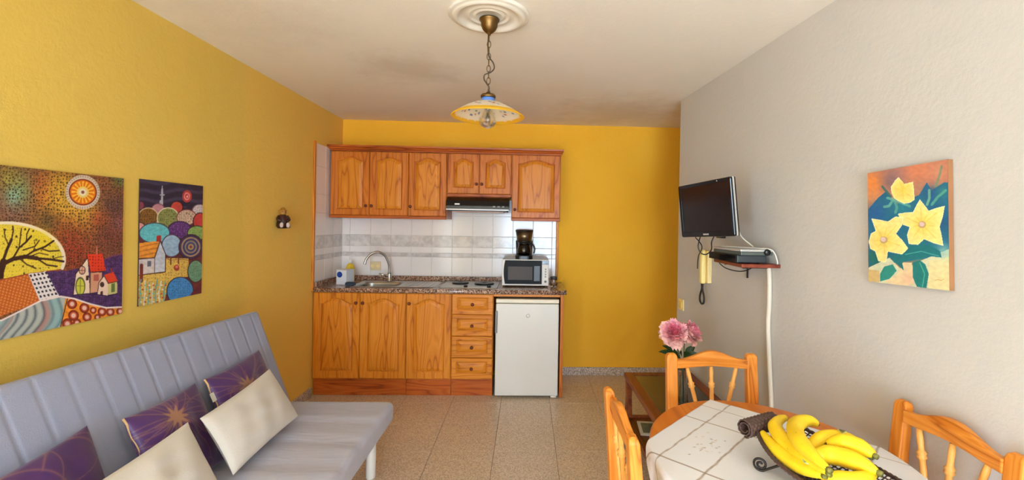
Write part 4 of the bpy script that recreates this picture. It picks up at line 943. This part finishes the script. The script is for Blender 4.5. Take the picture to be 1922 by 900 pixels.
for a in (82, 228):
    for b in (a, 1000*LC-a):
        w = 6.5 if a > 100 else 5
        wob = 1.5*np.sin(qq*60); pc.blend(np.clip((w/2-np.abs(ss*1000-b+wob))/2+.5, 0, 1)*.8, (150, 132, 118)); pc.blend(np.clip((w/2-np.abs(qq*1000-b+wob))/2+.5, 0, 1)*.8, (150, 132, 118))
rng = np.random.RandomState(4); H_ = LC*500
for (mx, my, hz) in ((160, H_, 0), (1000*LC-160, H_, 0), (H_, 160, 1), (H_, 1000*LC-160, 1)):
    for k in range(26):
        u, v = rng.normal(0, 22), rng.normal(0, 52); 
        if hz: u, v = v, u
        r1, r2, g = rng.uniform(3, 8), rng.uniform(2, 4), rng.uniform(0, PI); c_ = ((160, 140, 110), (120, 118, 84), (190, 160, 140), (206, 190, 170))[k % 4]
        X_, Y_ = pc.x-mx-u, pc.y-my-v; d = np.hypot((X_*math.cos(g)+Y_*math.sin(g))/r1, (-X_*math.sin(g)+Y_*math.cos(g))/r2); pc.blend(np.clip((1-d)*2, 0, 1)*.75, c_)
setcol(cl, pc.c)

def make_chair(label):
    t = thing('dining_chair', label, 'chair', (0, 0, 0), 0, 'pine chairs around the dining table')
    P = lambda n, mb, m, **k: fixn(put(n, mb, m, t, local=True, **k))
    for s in (-1, 1):
        L = []
        for y, z, hx_, hy_ in ((.185, 0, .019, .017), (.165, .30, .021, .019), (.165, .46, .023, .021), (.178, .66, .024, .019), (.198, .885, .0245, .016), (.1995, .896, .021, .013), (.200, .902, .012, .008)):
            L.append([(s*.181-hx_, y-hy_, z), (s*.181+hx_, y-hy_, z), (s*.181+hx_, y+hy_, z), (s*.181-hx_, y+hy_, z)])
        P('rear_post', MB().loops(L, True, True), M_chair, bevel=.005)
        P('front_leg', MB().lathe([(.014, 0), (.018, .06), (.021, .20), (.017, .22), (.022, .24), (.022, .42), (.018, .438)], (s*.175, -.155, 0), 16), M_chair)
        P('side_stretcher', MB().tube([(s*.176, -.14, .19), (s*.178, .02, .19), (s*.179, .165, .19)], lambda u: .008+.005*math.sin(PI*u), 8), M_pale)
    n = 24; pts = []
    for i in range(n+1):
        x = -.1585+.317*i/n; b = .5+.5*math.cos(PI*min(1, abs(x)/.145)); pts.append((x, .878+.036*b, .838+.008*b))
    f = [(x, zt) for x, zt, zb in pts]+[(x, zb) for x, zt, zb in pts[::-1]]
    cv = lambda x: .186+.010*(1-(x/.16)**2)
    P('top_rail', MB().loops([[(x, cv(x)-.011, z) for x, z in f], [(x, cv(x)+.012, z) for x, z in f]], True, True), M_chairx, bevel=.004)
    P('lower_rail', MB().box((-.160, .160, .535), (.160, .180, .572)), M_chairx, bevel=.004)
    for xt_, xb in ((-.112, -.045), (0, 0), (.112, .045)):
        A, Bq = Vector((xb, .170, .5735)), Vector((xt_, cv(xt_), .842)); rp = [(.0, .0085), (.10, .0095), (.28, .0085), (.55, .0095), (.655, .0092), (.68, .0150), (.705, .0115), (.73, .0150), (.755, .0092), (.8, .0085), (.9, .0095), (1, .0075)]
        mb = MB(); d = (Bq-A).normalized(); e1 = d.cross(Vector((0, 1, 0))).normalized(); e2 = d.cross(e1)
        mb.loops([[tuple(A+(Bq-A)*s+e1*r*math.cos(2*PI*k/12)+e2*r*math.sin(2*PI*k/12)) for k in range(12)] for s, r in rp], True, True, True)
        P('spindle', mb, M_pale)
    P('seat', MB().loops([rr(-.205, .205, -.205, .142, .05, .4385), rr(-.205, .205, -.205, .142, .05, .452), rr(-.198, .198, -.198, .138, .05, .461), rr(-.14, .14, -.14, .09, .05, .456)], True, True), M_chairx)
    P('seat_apron', MB().box((-.155, .145, .385), (.155, .163, .437)), M_chairx, bevel=.003)
    P('cross_stretcher', MB().tube([(-.178, .0, .19), (0, .0, .19), (.178, .0, .19)], lambda u: .008+.004*math.sin(PI*u), 8), M_pale)
    return t
ch = make_chair('pine dining chair at the far end of the table, by the peonies')
ch.location = (.838, 1.843, 0)
dup(ch, (.495, 1.42, 0), PI/2, 'pine dining chair at the left side of the table, seen edge-on beside the floor')
dup(ch, (1.072, 1.315, 0), -PI/2, 'pine dining chair at the right side of the table against the grey-white wall')

# ------------------------------------------------------------------ fruit bowl and bananas
bd = Vector((.20, -.98, 0)).normalized(); bp = Vector((-bd.y, bd.x, 0)); bc = Vector((.842, 1.205, 0)); BL_ = .225; z_b = .783
t = thing('fruit_bowl', 'dark woven boat-shaped fruit bowl with a rolled end on iron scroll feet, on the tablecloth', 'bowl', tuple(bc+Vector((0, 0, .75))))
def bowl(u, v):
    w = .128*(1-.42*abs(u)**2.2); return bc+bd*BL_*u+bp*w*v+Vector((0, 0, z_b+.030*v*v+.006*v**4+.028*abs(u)**2.5))
mb = MB().grid(lambda a, b: tuple(bowl(2*a-1, 2*b-1)), 34, 20, False)
o = put('woven_basket', mb, M_wicker, t); o['kind'] = 'stuff'; wf = o.modifiers.new('weave', 'WIREFRAME'); wf.thickness = .0055; wf.use_even_offset = False
for s in (-1, 1): put('rim', MB().tube([tuple(bowl(2*k/60-1, s)+Vector((0, 0, .0012*(-1)**k))) for k in range(61)], .0058, 7), M_wicker, t)
for e in (-1, 1):
    if e < 0: continue
    def rollf(a, b, e=e):
        g = -PI/2+a*3.6*PI; r = .021*(1-.55*a); p = bowl(e, (2*b-1)*.98); c = p+Vector((0, 0, .019))+bd*e*.004
        return tuple(c+bd*e*r*math.cos(g)+Vector((0, 0, r*math.sin(g))))
    o = put('rolled_end', MB().grid(rollf, 30, 16, True), M_wicker, t); sm = o.modifiers.new('solid', 'SOLIDIFY'); sm.thickness = .003
ra, rb_ = Vector((.683, 1.402, .848)), Vector((.805, 1.463, .848)); rd = (rb_-ra).normalized(); rs = Vector((0, 0, 1)).cross(rd)
def rollw(a, b):
    g = -PI/2-a*4.4*PI; r = .0265*(1-.62*a)*(1+.09*math.sin(b*52)*math.sin(g*9)); c = ra+(rb_-ra)*b
    return tuple(c+rs*r*math.cos(g)+Vector((0, 0, r*math.sin(g))))
o = put('rolled_end', MB().grid(rollw, 130, 60, True), M_wicker, t); sm = o.modifiers.new('solid', 'SOLIDIFY'); sm.thickness = .003
for e in (-1, 1):
    for s in (-1, 1):
        A = bowl(.45*e, .55*s)-Vector((0, 0, .003)); pts = [A, A+bd*e*.02+bp*s*.012-Vector((0, 0, .012))]
        cc = Vector((A.x, A.y, 0))+bd*e*.055+bp*s*.045; cc.z = TZ+.0215+.0035; dd = (bd*e*.7+bp*s*.7).normalized()
        for k in range(34):
            g = PI*1.25+k/33*PI*3.6; r = .0182*(1-.78*max(0, (k-8)/25)); pts.append(cc+dd*r*math.cos(g)+Vector((0, 0, r*math.sin(g))))
        put('scroll_foot', MB().tube(pts, .0035, 7), M_iron, t)
M_ban = NT('ripe_banana_skin'); v = M_ban.coords(rnd=True); n1 = M_ban.noise(v, 14, 4, .6); n2 = M_ban.noise(v, 110, 3, .7)
c = M_ban.ramp(n1, [(.3, rgb(234, 194, 14)), (.7, rgb(246, 214, 34))]); c = M_ban.mix(M_ban.ramp(n2, [(.66, (0, 0, 0, 1)), (.74, (.8, .8, .8, 1))]), c, rgb(120, 76, 20))
M_ban.color(c); M_ban.set(Roughness=.55); M_ban = M_ban.m
M_tip = plain('brown_banana_tip', rgb(84, 66, 36), .7, var=.3, vs=80); M_crown = plain('green_brown_banana_crown', rgb(124, 118, 46), .6, var=.3, vs=60)
def banana(name, label, pts, R, group):
    t = thing(name, label, 'banana', tuple(pts[0]), 0, group)
    S = spline(pts, 8); n = len(S); mb = MB(); L = []; nrm = Vector((0, 0, 1))
    for i, p in enumerate(S):
        u = i/(n-1); tg = (S[min(i+1, n-1)]-S[max(i-1, 0)]).normalized(); nrm = (nrm-tg*nrm.dot(tg)).normalized(); b = tg.cross(nrm)
        r = R*min(1, .34+1.9*u)**.8 if u < .35 else R*(1 if u < .68 else max(.30, 1-((u-.68)/.32)**1.6*.72))
        l = []
        for k in range(15):
            g = 2*PI*k/15; q = 1+.045*math.cos(5*g); l.append(tuple(p+nrm*r*q*math.cos(g)+b*r*q*math.sin(g)))
        L.append(l)
    fixn(put('peel', mb.loops(L, True, True, True), M_ban, t))
    d = (S[0]-S[2]).normalized(); put('blossom_tip', MB().tube([S[0]-d*.002, S[0]+d*.003, S[0]+d*.006], lambda u: R*(.30-.12*u), 8), M_tip, t)
    d = (S[-1]-S[-3]).normalized(); put('stalk', MB().tube([S[-1]-d*.004, S[-1]+d*.005, S[-1]+d*.010], lambda u: R*.32, 8), M_crown, t)
    return t
G1, G2 = 'first bunch of bananas in the bowl', 'second bunch of bananas in the bowl'
bA = banana('banana', 'banana along the left rim of the bowl, with an oval sticker', [(.733, 1.385, .842), (.729, 1.314, .834), (.734, 1.253, .832), (.742, 1.191, .838), (.748, 1.12, .855)], .0205, G1)
bB = banana('banana', 'banana behind the left rim, bending to the rolled end of the bowl', [(.826, 1.424, .872), (.794, 1.404, .872), (.762, 1.367, .866), (.748, 1.304, .862), (.750, 1.243, .862), (.752, 1.166, .866), (.752, 1.109, .868)], .021, G1)
bC = banana('banana', 'topmost banana, arched over with its tip pointing right', [(.885, 1.357, .882), (.857, 1.357, .892), (.815, 1.338, .892), (.776, 1.289, .892), (.752, 1.227, .892), (.744, 1.165, .889), (.748, 1.102, .882)], .0225, G1)
bD = banana('banana', 'banana at the back of the second bunch, with a pale oval sticker', [(.800, 1.254, .858), (.836, 1.272, .870), (.880, 1.272, .876), (.914, 1.248, .874), (.926, 1.200, .866)], .0255, G2)
bE = banana('banana', 'front banana of the second bunch, nearest the bottom edge', [(.778, 1.208, .850), (.806, 1.215, .860), (.838, 1.200, .866), (.866, 1.164, .868), (.888, 1.120, .864)], .0245, G2)
bF = banana('banana', 'banana at the right rim of the bowl, behind the second bunch', [(.880, 1.320, .842), (.925, 1.306, .850), (.952, 1.262, .856), (.945, 1.205, .862)], .020, G2)
bH = banana('banana', 'middle banana of the second bunch between its back and front bananas', [(.838, 1.240, .876), (.868, 1.226, .889), (.897, 1.200, .890), (.912, 1.165, .884)], .0225, G2)
bG = banana('banana', 'lowest banana of the second bunch, under the front one', [(.770, 1.165, .832), (.805, 1.142, .836), (.845, 1.126, .842), (.893, 1.135, .850)], .020, G2)
def sticker(par, c, n, ax, w, h, cols):
    n = Vector(n).normalized(); ax = Vector(ax); ax = (ax-n*ax.dot(n)).normalized(); b = n.cross(ax); c = Vector(c)
    mb = MB(); 
    for k, (s, z) in enumerate(((1, 0), (.62, .0005))):
        mb.k = k; mb.loops([[tuple(c+ax*w*s*math.cos(2*PI*i/20)+b*h*s*math.sin(2*PI*i/20)+n*(z+q-.004*(math.sin(2*PI*i/20)*s)**2)) for i in range(20)] for q in (0, .0006)], True, True, True)
    put('fruit_sticker', mb, cols, par, label='pale green and white oval sticker')
M_stg = plain('pale_green_print', rgb(166, 206, 160), .4); M_std = plain('dark_green_print', rgb(44, 66, 48), .4)
sticker(bA, (.741, 1.172, .8665), (-.1, -.25, 1), (.02, -1, 0), .014, .010, [M_stg, M_std])
sticker(bD, (.895, 1.262, .9045), (.1, -.15, 1), (1, -.4, 0), .012, .009, [plain('pale_yellow_print', rgb(214, 206, 120), .4), M_crown])

# ------------------------------------------------------------------ television corner
ex = Vector((.119, -.42, .02)).normalized(); ez = Vector((-.025, 0, .294)); ez = (ez-ex*ez.dot(ex)).normalized(); ey = ez.cross(ex)
t = thing('television', 'small black flat television on a swivel arm, turned into the room', 'television', (.944, 2.43, 1.562))
Mt = Matrix((ex, ey, ez)).transposed(); W_, H2 = .437, .294
def P(n, mb, m, par=t, **k): return fixn(put(n, mb, m, par, local=True, **k))
o_ = [rr(-W_/2, W_/2, -H2/2, H2/2, .008, 0, 4)]
fl3 = lambda l, y: [(a, y, b) for a, b, _ in l]
P('bezel', MB().loops([fl3(rr(-W_/2, W_/2, -H2/2, H2/2, .009, 0, 4), .03), fl3(rr(-W_/2, W_/2, -H2/2, H2/2, .009, 0, 4), .003), fl3(rr(-W_/2+.003, W_/2-.003, -H2/2+.003, H2/2-.003, .008, 0, 4), 0), fl3(rr(-W_/2+.018, W_/2-.018, -H2/2+.028, H2/2-.018, .003, 0, 4), .001), fl3(rr(-W_/2+.019, W_/2-.019, -H2/2+.029, H2/2-.019, .003, 0, 4), .006)], True, False), M_blackgloss)
P('screen', MB().box((-W_/2+.0185, .005, -H2/2+.0285), (W_/2-.0185, .009, H2/2-.0185)), M_screen)
P('silver_edge', MB().loops([fl3(rr(-W_/2-.001, W_/2+.001, -H2/2-.001, H2/2+.001, .009, 0, 4), y) for y in (.012, .022)], True, True), M_silver)
P('back_shell', MB().loops([fl3(rr(-W_/2+.006, W_/2-.006, -H2/2+.006, H2/2-.006, .02, 0, 4), .0305), fl3(rr(-W_/2+.03, W_/2-.03, -H2/2+.03, H2/2-.03, .03, 0, 4), .055), fl3(rr(-.12, .12, -.09, .09, .03, 0, 4), .072)], True, True), M_black)
P('badge', MB().box((-.022, -.0012, -H2/2+.009), (.022, .0006, -H2/2+.017)), M_silver)
P('indicator', MB().ball((.12, -.0005, H2/2-.010), .0032, 8, 6), M_silver)
t.rotation_euler = Mt.to_euler(); ROOT[t.name] = Matrix.Translation(t.location) @ Mt.to_4x4()
bk = t.location+ey*.073; wy = 2.50
mb = MB(); mb.tube([tuple(bk), tuple(bk+ey*.02)], .03, 12); put('swivel_head', mb, M_black, t)
put('swivel_arm', MB().tube([tuple(bk+ey*.018), (bk.x+.05, bk.y+.16, bk.z-.06), (wx(2.80)-.030, 2.80, 1.46)], .014, 8), M_black, t)
put('wall_plate', MB().box((wx(2.84)-.034, 2.765, 1.40), (wx(2.84)-.002, 2.84, 1.53)), M_black, t, bevel=.004)
o = put('television_cable', MB().tube(spline([tuple(t.location-ez*.135+ey*.045-ex*.10), (.95, 2.52, 1.365), (.962, 2.51, 1.325), (.985, 2.49, 1.318), (1.0, 2.46, 1.345), (.985, 2.42, 1.39), tuple(t.location-ez*.135+ey*.045+ex*.02)], 7), .0032, 7), M_cable)
tag(o, 'thin black cable looping below the television', 'cable')
o = put('aerial_cable', MB().tube(spline([tuple(t.location-ez*.10+ey*.06+ex*.17), (1.10, 2.32, 1.42), (1.16, 2.33, 1.375), (1.19, 2.38, 1.362)], 7), .0032, 7), M_conduit)
tag(o, 'pale cable running from the back of the television to the shelf', 'cable')

zs = 1.288; sy0, sy1 = 2.235, 2.60
t = thing('wall_shelf', 'small mahogany shelf on the grey-white wall below the television', 'shelf', (1.15, 2.42, zs-.018))
q = [(1.062, sy0), (wx(sy0, .001), sy0), (wx(sy1, .001), sy1), (1.072, sy1)]
put('shelf_board', fixn(put('tmp', MB().hexa([(a, b, zs-.018) for a, b in q]+[(a, b, zs) for a, b in q]), M_shelfw)).data and MB().hexa([(a, b, zs-.018) for a, b in q]+[(a, b, zs) for a, b in q]), M_shelfw, t, bevel=.003)
bpy.data.objects.remove(bpy.data.objects['tmp'])
for y in (2.31, 2.52): put('bracket', MB().tube([(1.10, y, zs-.0225), (wx(y)-.012, y, zs-.0225), (wx(y)-.008, y, zs-.035), (wx(y)-.008, y, zs-.10)], .005, 6), M_iron, t)
t = thing('decoder_box', 'black decoder box lying on the mahogany wall shelf', 'set-top box', (1.14, 2.43, zs))
put('case', MB().hexa([(x, y, z) for z in (zs+.004, zs+.042) for x, y in ((1.055, 2.27), (1.205, 2.27), (1.19, 2.58), (1.04, 2.58))]), M_dkgrey, t, bevel=.004)
put('front_panel', MB().hexa([(x, y, z) for z in (zs+.005, zs+.040) for x, y in ((1.0485, 2.275), (1.0530, 2.275), (1.0385, 2.575), (1.034, 2.575))]), M_blackgloss, t, bevel=.002)
for x, y in ((1.07, 2.30), (1.18, 2.30), (1.17, 2.55), (1.06, 2.55)): put('foot', MB().lathe([(.008, 0), (.008, .0045)], (x, y, zs), 10), M_black, t)
t = thing('disc_player', 'slim silver and grey disc player lying on the black decoder box', 'disc player', (1.14, 2.40, zs+.0425))
zq = zs+.0425
put('lower_case', MB().hexa([(x, y, z) for z in (zq, zq+.018) for x, y in ((1.065, 2.25), (1.225, 2.25), (1.205, 2.54), (1.045, 2.54))]), plain('green_grey_metal', rgb(92, 98, 92), .4, .3), t, bevel=.003)
put('top_cover', MB().hexa([(x, y, z) for z in (zq+.0182, zq+.030) for x, y in ((1.060, 2.245), (1.228, 2.245), (1.208, 2.545), (1.04, 2.545))]), M_silver, t, bevel=.004)
fixn(put('round_knob', MB().lathe([(.001, -.008), (.014, -.008), (.016, -.003), (.017, 0)], (1.195, 2.2445, zq+.017), 18, 'y'), M_black, t))
o = put('white_flex', MB().tube(spline([(1.07, 2.50, zq+.033), (1.10, 2.42, zq+.034), (1.13, 2.36, zq+.034), (1.17, 2.29, zq+.034), (1.21, 2.23, zq+.028), (1.232, 2.222, zq-.02), (1.235, 2.224, zs+.0035)], 6), .0033, 7), M_whitep)
tag(o, 'white flex lying over the silver disc player', 'cable')
o = put('hanging_wire', MB().tube(spline([(1.075, 2.53, zs-.020), (1.10, 2.50, zs-.045), (1.14, 2.44, zs-.055), (1.17, 2.40, zs-.045), (1.19, 2.36, zs-.020)], 7), .0028, 6), M_cable)
tag(o, 'thin dark wire sagging under the mahogany wall shelf', 'cable')

# cream wall telephone with its dark cord
ya, yb_ = 2.952, 3.045
t = thing('wall_telephone', 'cream wall telephone with dark cord below the television', 'telephone', (wx(3.02), 3.02, 1.09))
def onwall(y, off): return wx(y)-off
def wbox(y0, y1, z0, z1, o0, o1): return MB().hexa([(onwall(y0, o1), y0, z0), (onwall(y0, o0), y0, z0), (onwall(y1, o0), y1, z0), (onwall(y1, o1), y1, z0), (onwall(y0, o1), y0, z1), (onwall(y0, o0), y0, z1), (onwall(y1, o0), y1, z1), (onwall(y1, o1), y1, z1)])
put('base_plate', wbox(ya, yb_, 1.10, 1.31, 0, .028), M_cream, t, bevel=.006)
put('handset', wbox(2.968, 3.008, 1.095, 1.318, .0285, .062), plain('pale_yellow_plastic', rgb(240, 220, 140), .4), t, bevel=.012, seg=3)
yc = 2.99; xq = onwall(yc, .045)
put('cord', MB().tube(spline([(xq, yc-.008, 1.094), (xq, yc-.006, 1.06), (xq, yc-.034, 1.01), (xq, yc-.030, .975), (xq, yc+.002, .962), (xq, yc+.034, .978), (xq, yc+.034, 1.015), (xq, yc+.006, 1.06), (xq, yc+.008, 1.094)], 7), .0068, 8), M_cable, t)
o = put('drop_cable', MB().tube(spline([(1.075, 2.90, 1.40), (1.13, 2.93, 1.34), (onwall(3.0, .070), 3.0, 1.27), (onwall(3.01, .070), 3.01, 1.19)], 6), .0035, 7), M_cable)
tag(o, 'black cable hanging in front of the cream telephone', 'cable')
t = thing('light_switch', 'cream light switch at the far corner of the grey-white wall', 'light switch', (wx(3.42), 3.42, .88))
put('plate', wbox(3.375, 3.462, .84, .924, 0, .010), M_cream, t, bevel=.003)
put('rocker', wbox(3.393, 3.444, .857, .907, .0102, .016), plain('yellowed_plastic', rgb(232, 204, 110), .4), t, bevel=.002)
pts = [(onwall(y, .0135), y, z) for y, z in ((2.315, zs-.0185), (2.306, 1.20), (2.304, 1.08), (2.310, .98), (2.300, .85), (2.286, .72), (2.270, .58), (2.262, .40), (2.262, .08))]
o = put('cable_conduit', MB().tube(spline(pts, 5), .012, 10), M_conduit); tag(o, 'white cable conduit running down the wall from the mahogany shelf', 'conduit')

# small dark figurine hanging on the yellow wall
fy_, fz = 3.35, 1.475
t = thing('wall_figurine', 'small dark seated figurine with a golden head on the yellow wall', 'ornament', (XL+.03, fy_, fz-.075))
M_figd = plain('dark_glazed_brown', rgb(56, 26, 24), .3, var=.2, vs=60); M_figg = plain('old_gold_glaze', rgb(176, 124, 44), .35, var=.3, vs=60); M_figl = plain('pale_lilac_glaze', rgb(196, 176, 170), .3)
put('body', MB().lathe([(.001, -.072), (.030, -.070), (.040, -.055), (.039, -.03), (.033, 0), (.026, .02), (.016, .03)], (XL+.038, fy_, fz), 20), M_figd, t)
put('head', MB().ball((XL+.042, fy_, fz+.043), (.021, .023, .022), 16, 10), M_figg, t)
put('hat', MB().lathe([(.029, .052), (.024, .058), (.018, .064), (.010, .076), (.001, .08)], (XL+.040, fy_, fz), 18), M_figg, t)
for s in (-1, 1):
    put('arm', MB().tube(spline([(XL+.045, fy_+s*.026, fz+.018), (XL+.058, fy_+s*.038, fz-.008), (XL+.072, fy_+s*.018, fz-.018)], 5), .009, 8), M_figd, t)
    put('leg', MB().tube(spline([(XL+.05, fy_+s*.018, fz-.05), (XL+.075, fy_+s*.026, fz-.045), (XL+.085, fy_+s*.024, fz-.064)], 5), .013, 8), M_figd, t)
    put('foot_sole', MB().ball((XL+.093, fy_+s*.021, fz-.046), (.010, .013, .019), 12, 8), M_figl, t, label='pale oval foot')
    put('eye', MB().ball((XL+.0625, fy_+s*.009, fz+.046), .0032, 8, 6), M_figd, t)

t.rotation_euler = (0, 0, math.radians(-48))        # the figurine looks towards the middle of the room
